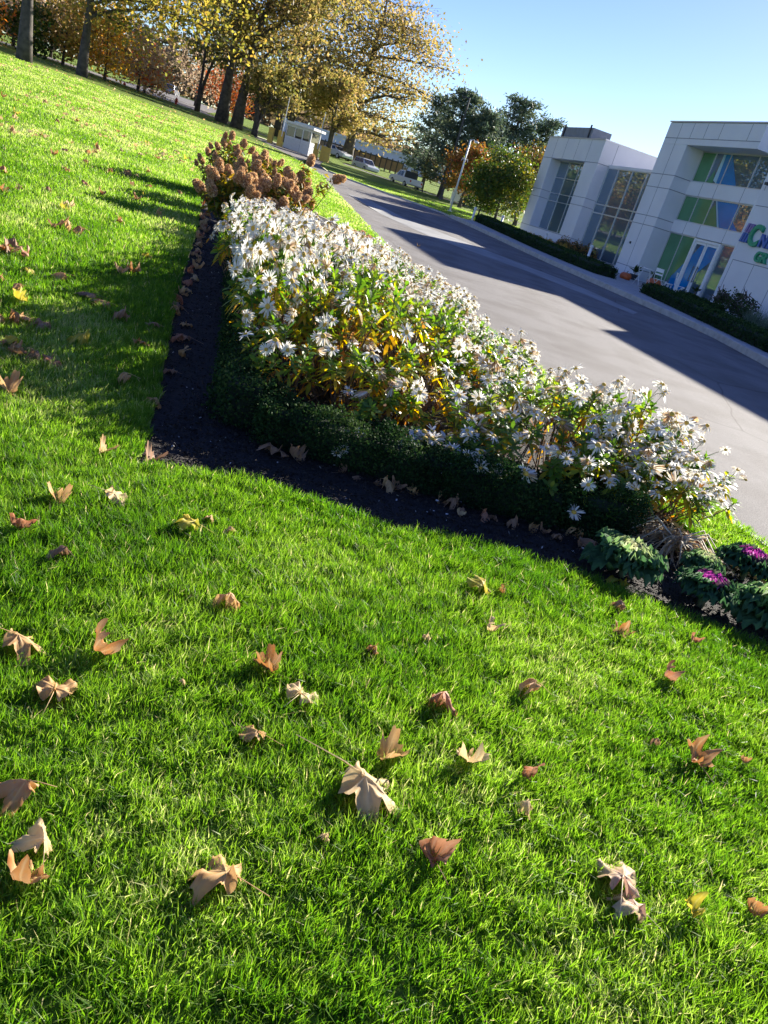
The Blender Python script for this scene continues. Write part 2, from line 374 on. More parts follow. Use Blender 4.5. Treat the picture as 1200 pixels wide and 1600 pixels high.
def kerb(name, line, w, z0, z1, label, side=1):
    line = densify(line, False); mb = MB(); n = len(line); ring = []
    for i in range(n):
        a = np.array(line[max(0, i - 1)]); b = np.array(line[min(n - 1, i + 1)]); t = (b - a) / np.linalg.norm(b - a); nn = np.array([t[1], -t[0]]) * side
        p = np.array(line[i]); q = p + nn * w; z = tz(*p)
        ring += [(p[0], p[1], z + z0), (p[0], p[1], z + z1 - .015), (p[0] + nn[0] * .015, p[1] + nn[1] * .015, z + z1), (q[0], q[1], z + z1), (q[0], q[1], z + z0)]
    fs = [(i * 5 + k, i * 5 + k + 1, i * 5 + k + 6, i * 5 + k + 5) for i in range(n - 1) for k in range(4)]
    mb.add(ring, fs); return mb.build(name, M['kerb'], kind='structure', label=label)
kerb('kerb', NEAR_EDGE[2:13], .09, -.10, .012, 'thin concrete kerb between the bed side grass and the driveway', -1)
kerb('kerb', FAR_EDGE[8:19], .17, -.10, .115, 'raised concrete kerb of the sidewalk by the building', -1)
kerb('kerb', FAR_EDGE[3:9], .12, -.10, .03, 'low kerb along the far grass verge', -1)

def patch(name, poly, dz, m, label):
    poly = densify(poly); vs = [Vector(p) for p in poly]
    xs = [p[0] for p in poly]; ys = [p[1] for p in poly]; pts = list(vs)
    for x in np.arange(min(xs), max(xs), .8):
        for y in np.arange(min(ys), max(ys), 1.2):
            if inpoly([x], [y], poly)[0]: pts.append(Vector((x, y)))
    n = len(poly)
    vo, eo, fo = delaunay_2d_cdt(pts, [(i, (i + 1) % n) for i in range(n)], [], 1, 1e-5)[:3]
    V = np.array([(v.x, v.y) for v in vo]); z = ter(V[:, 0], V[:, 1]) + dz
    link(name, mkmesh(name, np.c_[V, z], [np.array([tuple(f) for f in fo if len(f) == 3])], [m], smooth=True), kind='structure', label=label)
patch('road_patch', [(-5.9, 36.2), (-3.4, 29.6), (-1.1, 25.4), (1.9, 23.6), (4.6, 20.0), (4.9, 20.9), (3.6, 24.0), (.6, 27.5), (-2.6, 31.5), (-4.8, 36.5)], -.045, M['patch'], 'paler worn band across the driveway')

# ---------------------------------------------------------------- smooth random field
def field(x, y, scale, seed, n=10):
    r = np.random.default_rng(seed); s = np.zeros(np.shape(x))
    for i in range(n):
        an = r.uniform(0, 2 * math.pi); k = 2 * math.pi / (scale * r.uniform(.6, 1.6)); s = s + np.sin(k * (x * math.cos(an) + y * math.sin(an)) + r.uniform(0, 6.28))
    return s / math.sqrt(n / 2)

# ---------------------------------------------------------------- grass blades
def grass(name, n_near, dens, label):
    r = np.random.default_rng(3)
    dmin, d0, dmax = .55, 3.0, 60.0
    half = R(47)
    # inside d0: uniform per area, beyond: falls with the square of distance
    a_near = half * (d0 ** 2 - dmin ** 2); N1 = int(a_near * dens); N2 = int(2 * half * d0 * d0 * dens * math.log(dmax / d0))
    d = np.concatenate([np.sqrt(r.uniform(dmin ** 2, d0 ** 2, N1)), d0 * np.exp(r.uniform(0, math.log(dmax / d0), N2))])
    an = r.uniform(-half, half, len(d)) + R(-2)
    x = d * np.sin(an); y = d * np.cos(an)
    # view cull (kept wider than the frame)
    z = ter(x, y); q = np.stack([x, y, z - CAM_H], 1)
    qx = q @ np.array(cX); qy = q @ np.array(cY); qz = q @ np.array(cF)
    sx = 600 + F_PX * qx / qz; sy = 800 - F_PX * qy / qz
    ok = (sx > -160) & (sx < 1360) & (sy > -40) & (sy < 1760) & (qz > 0)
    jx = x + field(x, y, .22, 41) * .012; jy = y + field(x, y, .2, 42) * .012
    for poly in (BED, ROAD, WALK, LEFTROAD, SERVICE):
        ok &= ~inpoly(jx, jy, poly)
    cl = .8 * field(x, y, .10, 5) + .5 * field(x, y, .3, 6)
    ok &= r.uniform(0, 1, len(d)) < np.clip(.85 + .18 * cl, .45, 1)
    x, y, z, d, cl = x[ok], y[ok], z[ok], d[ok], cl[ok]; N = len(x)
    sc = np.maximum(1.0, d / d0)
    w = .0016 * r.uniform(.6, 1.35, N) * np.minimum(sc, 14) ** .8
    h = (.050 + .005 * np.clip(cl, -2, 2) + .005 * field(x, y, 1.6, 8)) * r.uniform(.55, 1.35, N) * np.minimum(sc, 3) ** .12
    la = r.uniform(0, 2 * math.pi, N); lean = np.abs(r.normal(0, .42, N)) + .12
    lx = np.cos(la) * lean + .10 * field(x, y, .09, 11) + .06 * field(x, y, 1.2, 21) - .06; ly = np.sin(la) * lean + .10 * field(x, y, .09, 12) + .06 * field(x, y, 1.3, 22)
    wa = r.uniform(0, math.pi, N); wx, wy = np.cos(wa) * w, np.sin(wa) * w
    B = np.stack([x, y, z - .004], 1); Wv = np.stack([wx, wy, 0 * x], 1)
    Lv = np.stack([lx, ly, 0 * x], 1)
    hh = h[:, None]; up = np.array([[0, 0, 1.0]])
    mid = B + up * hh * .55 + Lv * hh * .28
    tip = B + up * hh * np.clip(1 - .28 * (lx ** 2 + ly ** 2), .45, 1)[:, None] + Lv * hh * .95
    V = np.stack([B - Wv, B + Wv, mid + Wv * .85, mid - Wv * .85, tip], 1).reshape(-1, 3)
    i = np.arange(N)[:, None] * 5
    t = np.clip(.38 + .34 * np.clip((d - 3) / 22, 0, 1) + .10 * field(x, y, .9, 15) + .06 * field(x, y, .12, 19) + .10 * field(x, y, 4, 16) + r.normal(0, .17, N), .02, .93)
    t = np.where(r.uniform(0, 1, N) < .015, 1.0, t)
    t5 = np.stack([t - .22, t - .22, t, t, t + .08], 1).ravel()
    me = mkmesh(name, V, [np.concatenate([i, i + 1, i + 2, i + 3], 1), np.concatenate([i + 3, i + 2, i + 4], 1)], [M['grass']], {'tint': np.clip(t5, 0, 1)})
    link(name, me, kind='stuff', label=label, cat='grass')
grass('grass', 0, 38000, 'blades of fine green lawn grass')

# ---------------------------------------------------------------- white building group (local x = towards the viewer's right along the front, y = into the building)
def building_root(name, label, **kw):
    return empty(name, (P0[0], P0[1], 0), math.atan2(-DV[1], -DV[0]), label=label, **kw)
BR = building_root('office_building', 'tall white panelled building block with green and blue window film and the letter sign', cat='building')
def joints(mb, segs, y):
    for (x0, z0, x1, z1) in segs:
        if x0 == x1: mb.box(x0 - .012, x0 + .012, y - .004, y + .01, z0, z1)
        else: mb.box(x0, x1, y - .004, y + .01, z0 - .014, z0 + .014)
def bld_right():
    m = MB()
    m.box(-5.5, -3.65, 0, 3.0, -.3, 6.17)                    # pier left of the recess
    m.box(-5.5, .85, 0, 9, 6.17, 7.03)                       # fascia and roof slab over the recess
    m.box(-5.5, .85, .05, 9, 7.03, 7.06)
    m.box(-3.65, 1.0, 1.05, 8.8, -.3, 6.17)                  # body behind the windows
    m.box(-3.648, .9, .85, 1.052, 4.39, 4.94)                # spandrels
    m.box(-3.648, .9, .85, 1.052, 2.83, 3.33)
    m.box(.9, 1.02, .85, 1.052, -.3, 6.17)
    m.box(1.02, 6.3, .86, 9, -.3, 5.95)                      # lower wing carrying the letters
    m.box(6.3, 16, -.1, 9, -.3, 6.05)
    m.box(-5.5, -3.65, 3.0, 9, -.3, 6.17)
    w = m.build('wall', M['panel'], BR); bevel(w, .012, 1)
    j = MB()
    joints(j, [(-5.5, 6.42, -3.65, 6.42), (-5.5, 4.94, -3.65, 4.94), (-5.5, 4.39, -3.65, 4.39), (-5.5, 3.19, -3.65, 3.19), (-5.5, 2.80, -3.65, 2.80), (-4.55, -.2, -4.55, 6.42), (-5.5, .95, -3.65, .95)], 0)
    joints(j, [(x, 6.42, x, 7.02) for x in (-4.55, -3.65, -2.7, -1.7, .05)] + [(-3.65, 6.42, .85, 6.42)], 0)
    joints(j, [(-2.69, 4.39, -2.69, 4.94), (-1.69, 4.39, -1.69, 4.94), (.04, 4.39, .04, 4.94), (-2.69, 2.83, -2.69, 3.33), (-1.69, 2.83, -1.69, 3.33), (.04, 2.83, .04, 3.33)], .85)
    joints(j, [(1.12, .3, 1.12, 2.37), (1.10, 2.37, 6.3, 2.37), (2.38, .3, 2.38, 2.37), (3.65, .3, 3.65, 2.37), (4.9, .3, 4.9, 2.37), (1.12, 4.95, 1.12, 5.9), (3.65, 3.9, 3.65, 5.9), (1.02, 4.4, 6.3, 4.4)], .86)
    for (z) in (4.94, 4.39, 3.19, 2.80, .95): j.box(-3.655, -3.635, 0, .85, z - .014, z + .014)
    j.build('panel_joint', M['joint'], BR)
    c = MB(); c.box(-5.53, .88, -.03, 9, 7.05, 7.10); c.box(1.0, 6.3, .82, 9, 5.945, 6.0); c.build('coping', M['alu'], BR)
    def window(x0, x1, z0, z1, mull, films, rails=()):
        f = MB(); t = .045
        f.box(x0, x1, .90, .97, z0, z0 + t); f.box(x0, x1, .90, .97, z1 - t, z1); f.box(x0, x0 + t, .902, .968, z0 + t, z1 - t); f.box(x1 - t, x1, .902, .968, z0 + t, z1 - t)
        for mx in mull: f.box(mx - .02, mx + .02, .904, .966, z0 + t, z1 - t)
        for rz in rails: f.box(x0 + t, x1 - t, .906, .964, rz - .02, rz + .02)
        fr = f.build('window', M['alu'], BR)
        g = MB(); g.box(x0 + .01, x1 - .01, .94, .955, z0 + .01, z1 - .01); g.build('pane', M['glass'], fr)
        for (mt, poly) in films:
            p = MB(); p.prism(poly, 'y', .930, .936); o = p.build('film', M[mt], fr)
    window(-3.65, .9, 4.94, 6.17, (-2.69, -1.69, .04), [
        ('filmgreen', [(-3.6, 4.98), (-2.69, 4.98), (-2.69, 6.12), (-3.6, 6.12)]),
        ('filmgreen', [(-2.67, 4.98), (-2.2, 4.98), (-2.4, 5.5)]),
        ('filmpale', [(-2.22, 6.1), (-2.08, 6.1), (-1.98, 4.98), (-2.24, 5.1)]),
        ('filmblue', [(-2.07, 6.1), (-1.66, 6.1), (-.68, 4.98), (-1.97, 4.98)])])
    window(-3.65, .9, 3.33, 4.39, (-2.69, -1.67, .04), [
        ('filmgreen', [(-3.6, 3.37), (-2.69, 3.37), (-2.69, 4.35), (-3.6, 4.35)]),
        ('filmgreen', [(-2.67, 3.37), (-1.67, 3.37), (-1.67, 4.35), (-2.67, 4.35)]),
        ('filmgreen', [(-1.65, 3.37), (-.75, 3.37), (-1.42, 4.2), (-1.65, 4.0)]),
        ('filmpale', [(-1.50, 4.35), (-1.42, 4.35), (-.62, 3.37), (-.74, 3.37)]),
        ('filmblue', [(-1.41, 4.35), (-.05, 4.35), (.02, 3.7), (.55, 3.37), (-.60, 3.37)])])
    window(-3.65, -1.72, .36, 2.83, (-2.69,), [
        ('filmgreen', [(-3.6, .42), (-2.9, .42), (-1.78, 1.85), (-1.78, 2.78), (-3.6, 2.78)]),
        ('filmblue', [(-1.78, 1.82), (-2.35, 1.1), (-2.35, .42), (-1.78, .42)])])
    window(.08, .9, .36, 2.83, (), [])
    # entrance: double door in a white frame
    d = MB(); z0, z1 = .36, 2.80
    d.box(-1.72, -1.60, .84, .98, z0, z1); d.box(-.02, .08, .84, .98, z0, z1); d.box(-1.60, -.02, .84, .98, z1 - .10, z1)
    dr = d.build('door_frame', M['white'], BR)
    for (xa, xb, films) in ((-1.59, -.83, [('filmblue', [(-1.5, .5), (-.92, .95), (-.98, 2.6), (-1.15, 2.62), (-1.5, 2.1)])]), (-.80, -.03, [('filmblue', [(-.72, 1.5), (-.14, 2.1), (-.14, 2.62), (-.72, 2.62)])])):
        l = MB(); l.box(xa, xa + .08, .87, .93, z0 + .02, z1 - .11); l.box(xb - .08, xb, .87, .93, z0 + .02, z1 - .11); l.box(xa + .08, xb - .08, .872, .928, z0 + .02, z0 + .16); l.box(xa + .08, xb - .08, .872, .928, z1 - .2, z1 - .11)
        lo = l.build('door', M['white'], BR)
        g = MB(); g.box(xa + .07, xb - .07, .905, .917, z0 + .15, z1 - .19); g.build('pane', M['glass'], lo)
        for mt, poly in films: MB().prism(poly, 'y', .896, .901).build('film', M[mt], lo)
        h = MB(); hx = xb - .12 if xa < -1 else xa + .12; h.tube([(hx, .80, 1.1), (hx, .80, 1.75)], .018, 6); h.tube([(hx, .80, 1.15), (hx, .88, 1.15)], .012, 5); h.tube([(hx, .80, 1.7), (hx, .88, 1.7)], .012, 5); h.build('handle', M['dark'], lo)
    s = MB(); s.box(-3.6, .9, .15, .84, .28, .355); s.build('doorstep', M['concrete'], BR)
    v = MB(); v.box(-5.0, -4.93, -.05, .0, 1.88, 1.98); v.build('wall_lamp', M['dark'], BR)
    v = MB(); v.box(1.35, 1.5, .55, .86, 5.1, 5.2); v.build('wall_camera', M['dark'], BR)
    # lettering
    def letter(ch, x, z, size, mt, ext=.05, name='letter', sx=1.0):
        c = bpy.data.curves.new(name, 'FONT'); c.body = ch; c.size = size; c.extrude = ext; c.bevel_depth = .008; c.offset = size * .025; c.materials.append(M[mt])
        t = bpy.data.objects.new('tmp', c); COL.objects.link(t); dg = bpy.context.evaluated_depsgraph_get()
        me = bpy.data.meshes.new_from_object(t.evaluated_get(dg)); bpy.data.objects.remove(t); bpy.data.curves.remove(c)
        o = link(name, me, BR, (x, .80, z), (R(90), 0, 0)); o.scale = (sx, 1, 1); return o
    def slash(x, z0, z1, w, lean, mt):
        MB().prism([(x, z0), (x + w, z0), (x + w + lean, z1), (x + lean, z1)], 'y', .76, .858).build('letter', M[mt], BR)
    slash(1.08, 3.05, 3.40, .11, .06, 'blue'); slash(1.15, 3.42, 3.74, .11, .05, 'purple')
    slash(1.24, 3.05, 3.38, .10, .05, 'blue'); slash(1.31, 3.40, 3.74, .09, .05, 'purple'); slash(1.40, 3.05, 3.36, .10, .05, 'blue')
    slash(1.44, 3.42, 3.74, .08, .04, 'purple')
    letter('C', 1.50, 3.00, 1.06, 'green', sx=.85)
    letter('N', 2.17, 3.02, .62, 'blue', sx=.95)
    letter('E', 2.66, 3.02, .62, 'blue')
    letter('G', 2.30, 2.50, .50, 'green'); letter('R', 2.66, 2.50, .50, 'green')
bld_right()

BL = building_root('office_wing', 'lower white panelled block with one tall recessed window and a grey rooftop screen', cat='building')
def bld_left():
    m = MB()
    m.box(-17.43, -16.23, 0, 6, .2, 5.08); m.box(-12.12, -10.68, 0, 6, .2, 5.08)
    m.box(-17.43, -10.68, 0, 6.2, 5.08, 6.18); m.box(-16.23, -12.12, 0, 6, .2, 1.34); m.box(-16.23, -12.12, .70, 6, 1.34, 5.08)
    w = m.build('wall', M['panel'], BL); bevel(w, .012, 1)
    j = MB()
    joints(j, [(-17.43, 5.09, -10.68, 5.09), (-17.43, 1.34, -10.68, 1.34), (-17.43, 3.38, -16.23, 3.38), (-17.43, 2.97, -16.23, 2.97), (-12.12, 3.38, -10.68, 3.38), (-12.12, 2.97, -10.68, 2.97)] + [(x, 5.1, x, 6.15) for x in (-16.23, -14.9, -13.5, -12.12)], 0)
    for z in (3.38, 2.97): j.box(-16.235, -16.222, 0, .6, z - .012, z + .012)
    for z in (5.09, 3.38, 2.97, 1.34): j.box(-10.69, -10.672, 0, 2.6 if z > 5 else .66, z - .012, z + .012)
    j.box(-10.69, -10.672, .78, .80, 5.1, 6.15)
    j.build('panel_joint', M['joint'], BL)
    c = MB(); c.box(-17.46, -10.65, -.03, 6.2, 6.175, 6.23); c.build('coping', M['alu'], BL)
    f = MB(); x0, x1, z0, z1, t = -16.23, -12.12, 1.34, 5.08, .04
    f.box(x0, x1, .60, .67, z0, z0 + t); f.box(x0, x1, .60, .67, z1 - t, z1); f.box(x0, x0 + t, .602, .668, z0 + t, z1 - t); f.box(x1 - t, x1, .602, .668, z0 + t, z1 - t)
    for x in (-15.0, -13.65): f.box(x - .025, x + .025, .60, .665, z0 + t, z1 - t)
    for z in (4.2, 3.36, 2.94): f.box(x0 + t, x1 - t, .603, .662, z - .022, z + .022)
    fr = f.build('window', M['alu'], BL); MB().box(x0 + .01, x1 - .01, .63, .645, z0 + .01, z1 - .01).build('pane', M['glass'], fr)
    s = MB(); s.box(-17.0, -13.3, .45, 1.6, 6.23, 6.85); s.build('rooftop_screen', M['greyscreen'], BL)
    for x in (-16.7, -13.6): MB().box(x, x + .09, .38, .44, 6.23, 6.98).build('screen_post', M['dark'], BL)
bld_left()
BG = building_root('glass_link', 'dark glass curtain wall passage joining the two white blocks', cat='building')
def bld_link():
    f = MB(); x0, x1, z0, z1 = -10.67, -5.51, .72, 5.06
    for x in (-10.64, -9.55, -8.2, -6.85, -5.54): f.box(x - .03, x + .03, .64, .72, z0, z1)
    for z in (3.28, 2.86, z0 + .03, z1 - .03): f.box(x0, x1, .645, .715, z - .03, z + .03)
    fr = f.build('window', M['alu'], BG); MB().box(x0, x1, .68, .70, z0, z1).build('pane', M['glass'], fr)
    MB().box(x0, x1, .66, 5, z1, z1 + .12).build('roof', M['panel'], BG); MB().box(x0, x1, .62, 5, -.2, z0).build('base_wall', M['panel'], BG)
    m = MB(); m.box(x0, x1, 2.2, 2.3, z0, z1); m.build('inner_wall', M['dark'], BG)
bld_link()

# ---------------------------------------------------------------- leaf clouds
def leafverts(C, r, size, asp=.5, flat=0.0, drape=None, rng=RNG):
    """diamond leaves at C (n,3); r: unused jitter; size array or float"""
    n = len(C); size = np.broadcast_to(size, (n,))[:, None]
    a = rng.normal(0, 1, (n, 3)); a[:, 2] *= (1 - flat); a /= np.linalg.norm(a, axis=1, keepdims=True)
    b = rng.normal(0, 1, (n, 3)); b -= a * (a * b).sum(1, keepdims=True); b /= np.linalg.norm(b, axis=1, keepdims=True)
    u = a * size; v = b * size * asp
    V = np.stack([C - u, C + v - u * .1, C + u, C - v - u * .1], 1).reshape(-1, 3)
    F = np.arange(n * 4).reshape(-1, 4)
    return V, F

LM = {}
LM['oak'] = leafmat('leaf_sycamore', [(0, (.085, .11, .03)), (.4, (.21, .19, .055)), (.7, (.37, .28, .10)), (1, (.43, .29, .14))], .5, .55, .3, tcol=1.3)
LM['yellow'] = leafmat('leaf_yellow', [(0, (.10, .13, .03)), (.4, (.28, .26, .055)), (.75, (.50, .37, .09)), (1, (.52, .30, .09))], .52, .55, .3, tcol=1.35)
LM['orange'] = leafmat('leaf_orange', [(0, (.34, .28, .06)), (.4, (.66, .42, .08)), (.7, (.66, .24, .08)), (1, (.62, .10, .10))], .55, .5, .3, tcol=1.7)
LM['green'] = leafmat('leaf_green', [(0, (.025, .055, .012)), (.5, (.065, .12, .018)), (.8, (.19, .20, .03)), (1, (.36, .26, .04))], .4, .5, .4, tcol=1.2)
LM['pine'] = leafmat('pine_needles', [(0, (.05, .08, .055)), (.6, (.12, .165, .10)), (1, (.26, .28, .15))], .4, .6, .3)
LM['rust'] = leafmat('leaf_rust', [(0, (.05, .08, .02)), (.4, (.16, .14, .03)), (.7, (.36, .17, .05)), (1, (.42, .11, .05))], .4, .5, .3, tcol=1.1)
LM['wood'] = leafmat('far_woods', [(0, (.07, .07, .04)), (.5, (.20, .15, .09)), (1, (.34, .24, .12))], .4, .7, .2, tcol=1.2)
LM['brush'] = leafmat('brush', [(0, (.26, .20, .13)), (.5, (.44, .33, .23)), (1, (.55, .42, .24))], .5, .7, .2, tcol=1.5)

def tree(name, label, cat, base, top, crown, tr, nleaf, ls, lm, seed, group=None, bark='bark', limbs=12, low=.3, lean=(0, 0), twig=5, spread=1.0, clump=.9, tmean=.5, multi=1, straight=.75):
    """base (x,y,z); crown = (cx,cy,cz,rx,ry,rz) world; trunk radius tr"""
    r = np.random.default_rng(seed)
    root = empty(name, base, 0, label=label, cat=cat, group=group)
    cx, cy, cz, rx, ry, rz = crown; c = np.array([cx - base[0], cy - base[1], cz - base[2]]); rad = np.array([rx, ry, rz])
    mb = MB(); tips = []
    topz = top
    for mm in range(multi):
        tp_ = np.array([c[0] * straight + r.normal(0, .3), c[1] * straight, topz]) + (np.array([math.cos(mm * 2.4), math.sin(mm * 2.4), 0]) * rx * .5 if multi > 1 else 0)
        n = 9; path = []
        for i in range(n):
            t = i / (n - 1); p = np.array([0, 0, -.3]) * (1 - t) + tp_ * t; p[:2] = tp_[:2] * t ** 1.8; p[:2] += r.normal(0, tr * .3, 2) * (0 if i < 3 else 1); path.append(p)
        rads = [tr * (1.5 if i == 0 else 1.12 if i == 1 else (1 - .86 * (i / (n - 1)))) / (1 if multi == 1 else 1.6) for i in range(n)]
        mb.tube(path, rads, 9)
        path = np.array(path)
        for k in range(limbs):
            t = low + (1 - low) * (k + r.uniform(.1, .9)) / limbs; t = min(t, .97); fi = t * (n - 1); i0 = int(fi); a = path[i0] + (path[min(i0 + 1, n - 1)] - path[i0]) * (fi - i0)
            an = k * 2.399 + r.normal(0, .35); zf = -0.75 + 1.7 * (t - low) / (1 - low) + r.normal(0, .12); zf = max(-.85, min(.95, zf)); hr = math.sqrt(1 - zf * zf)
            e = c + rad * np.array([math.cos(an) * hr, math.sin(an) * hr, zf]) * r.uniform(.72, .95) * spread
            ctrl = (a + e) / 2 + np.array([0, 0, np.linalg.norm(e - a) * r.uniform(.05, .25)])
            L = []; 
            for s_ in np.linspace(0, 1, 8): L.append(a * (1 - s_) ** 2 + 2 * ctrl * s_ * (1 - s_) + e * s_ ** 2 + r.normal(0, .05 * tr * 3, 3) * (s_ > 0))
            lr = tr * .5 * (1 - .6 * t)
            mb.tube(L, [max(lr * (1 - .88 * s_), .02) for s_ in np.linspace(0, 1, 8)], 6, cap=False)
            for q in range(twig):
                s_ = r.uniform(.3, 1.0); b0 = L[min(7, int(s_ * 7))]; dirv = r.normal(0, 1, 3); dirv[2] = abs(dirv[2]) * .5 - .1; dirv += (e - a) / np.linalg.norm(e - a) * .9; dirv /= np.linalg.norm(dirv)
                ln = np.mean(rad) * r.uniform(.25, .5); b1 = b0 + dirv * ln * .5 + r.normal(0, .12, 3); b2 = b0 + dirv * ln + r.normal(0, .2, 3)
                mb.tube([b0, b1, b2], [max(lr * .32, .02), max(lr * .2, .015), .012], 4, cap=False)
                tips.append(b2); tips.append(b1)
                for w in range(2):
                    b3 = b1 + r.normal(0, ln * .33, 3); mb.tube([b1, b3], [max(lr * .15, .012), .008], 3, cap=False); tips.append(b3)
            tips.append(e)
    mb.build('trunk', M[bark], root, smooth=True)
    tips = np.array(tips); 
    q = (tips - c) / rad; keep = (q ** 2).sum(1) < 1.35; tips = tips[keep] if keep.sum() > 5 else tips
    wts = r.uniform(.15, 1.6, len(tips)); wts /= wts.sum()
    idx = r.choice(len(tips), nleaf, p=wts)
    cs = clump * np.mean(rad) * .17
    C = tips[idx] + r.normal(0, cs, (nleaf, 3)) * np.array([1.15, 1.15, .75])
    tintc = r.normal(0, .16, len(tips))
    tint = np.clip(tmean + tintc[idx] + r.normal(0, .13, nleaf), 0, 1)
    V, F = leafverts(C, 0, ls * r.uniform(.6, 1.25, nleaf), .62, .2, rng=r)
    link('crown', mkmesh('crown', V, [F], [LM[lm]], {'tint': np.repeat(tint, 4)}), root)
    return root

def pine(name, label, base, H, rw, tr, seed, nleaf=9000, group=None, lean=0.0, openness=.35):
    r = np.random.default_rng(seed); root = empty(name, base, 0, label=label, cat='tree', group=group)
    mb = MB(); n = 8; path = [np.array([lean * (i / (n - 1)) ** 1.5 + r.normal(0, .05), r.normal(0, .05), -.3 + (H + .3) * i / (n - 1)]) for i in range(n)]
    mb.tube(path, [tr * (1 - .85 * i / (n - 1)) for i in range(n)], 8); tips = []
    k = 0; z = H * .18
    while z < H * .98:
        t = z / H; nb = 5
        for b in range(nb):
            an = k * 1.1 + b * 2 * math.pi / nb + r.normal(0, .25); ln = rw * (1.0 - .72 * max(0, t - .35) ** 1.2 / .65 ** 1.2) * r.uniform(.5, 1.1) * (.75 + .25 * min(1, t / .3))
            a = np.array([lean * t ** 1.5, 0, z]); e = a + np.array([math.cos(an) * ln, math.sin(an) * ln, ln * r.uniform(.05, .4)])
            mid = (a + e) / 2 - np.array([0, 0, ln * .04]); mb.tube([a, mid, e], [tr * .22 * (1 - .6 * t), tr * .13, .015], 4, cap=False)
            for s_ in np.linspace(.4, 1.0, 5): tips.append((a * (1 - s_) ** 2 + 2 * mid * s_ * (1 - s_) + e * s_ ** 2, s_, r.normal(0, .15)))
        z += H * .062 * r.uniform(.7, 1.3); k += 1
    mb.build('trunk', M['bark'], root, smooth=True)
    P = np.array([t_[0] for t_ in tips]); tt = np.array([t_[2] for t_ in tips]); w = r.uniform(.1, 1.4, len(P)); w /= w.sum()
    idx = r.choice(len(P), nleaf, p=w); C = P[idx] + r.normal(0, 1, (nleaf, 3)) * np.array([.34, .34, .15]) * rw / 3.2
    V, F = leafverts(C, 0, .20 * r.uniform(.6, 1.3, nleaf), .3, .1, rng=r)
    link('crown', mkmesh('crown', V, [F], [LM['pine']], {'tint': np.repeat(np.clip(.45 + tt[idx] + r.normal(0, .15, nleaf), 0, 1), 4)}), root)
    return root

# big trees
tree('sycamore_tree', 'huge spreading sycamore with thin golden brown crown standing alone by the parked cars', 'tree', (-18.2, 105, 1.9), 19, (-17.5, 105, 12.2, 10.6, 9.5, 9.3), .62, 15000, .2, 'oak', 11, limbs=30, low=.2, twig=9, clump=.7, tmean=.62)
tree('sycamore_tree', 'tall grey trunk at the upper left corner of the lawn with one pale sunlit edge', 'tree', (-29.5, 50, 1.5), 17, (-33.5, 49, 14.5, 8.5, 7, 6.2), .36, 7000, .17, 'yellow', 12, group='big trees along the lawn', limbs=14, low=.45, tmean=.55, straight=.1)
tree('sycamore_tree', 'yellow leaved tree with a straight dark trunk beside the light path', 'tree', (-32, 62, 1.75), 16, (-27.3, 62.5, 11.2, 9.6, 7.5, 6.9), .33, 22000, .17, 'yellow', 13, group='big trees along the lawn', limbs=26, low=.26, tmean=.5, straight=.12)
tree('sycamore_tree', 'thick leaning trunk with a low dark fork at the left of the trunk cluster', 'tree', (-32.3, 88, 2.0), 12, (-31, 88, 10, 5, 5, 4.5), .36, 4000, .2, 'oak', 15, group='big trees behind the guard booth', multi=2, limbs=6, low=.4, tmean=.35)
tree('sycamore_tree', 'tall dark trunk just left of the hydrangeas with olive brown crown', 'tree', (-26.8, 80, 1.7), 19, (-25.5, 80, 13.2, 6.8, 6, 7.4), .50, 9500, .19, 'oak', 16, group='big trees behind the guard booth', limbs=18, low=.3, tmean=.45)
tree('sycamore_tree', 'second tall dark trunk standing close behind the hydrangea tops', 'tree', (-24.6, 78, 1.8), 19, (-21.5, 79, 14.2, 6.5, 6, 7.0), .44, 9500, .19, 'oak', 17, group='big trees behind the guard booth', limbs=18, low=.3, tmean=.55)
tree('crabapple_tree', 'low twisted dark tree with several stems behind the hydrangea tops', 'tree', (-22.3, 76.5, 1.8), 5.5, (-22, 76.5, 5.6, 3.4, 3, 2.2), .38, 3500, .16, 'oak', 18, group='low trees by the guard booth', multi=3, limbs=4, low=.4, tmean=.4)
tree('crabapple_tree', 'low crooked dark tree between the light pole and the guard booth', 'tree', (-22.6, 90, 2.2), 7, (-21.8, 90, 7.2, 4.2, 4, 3.2), .42, 4500, .18, 'oak', 19, group='low trees by the guard booth', multi=3, limbs=4, low=.35, tmean=.5)
tree('crabapple_tree', 'low dark tree directly behind the right end of the guard booth', 'tree', (-17.0, 86, 1.8), 7, (-17.2, 86, 7.0, 3.6, 3.5, 3.0), .36, 4000, .18, 'oak', 20, group='low trees by the guard booth', multi=3, limbs=4, low=.35, tmean=.55)
tree('sycamore_tree', 'tall thin brown crown filling the gap left of the huge sycamore', 'tree', (-27, 102, 2.4), 18, (-26.5, 102, 13, 7, 6, 7), .38, 6500, .2, 'oak', 21, group='big trees behind the guard booth', limbs=18, low=.3, tmean=.5)
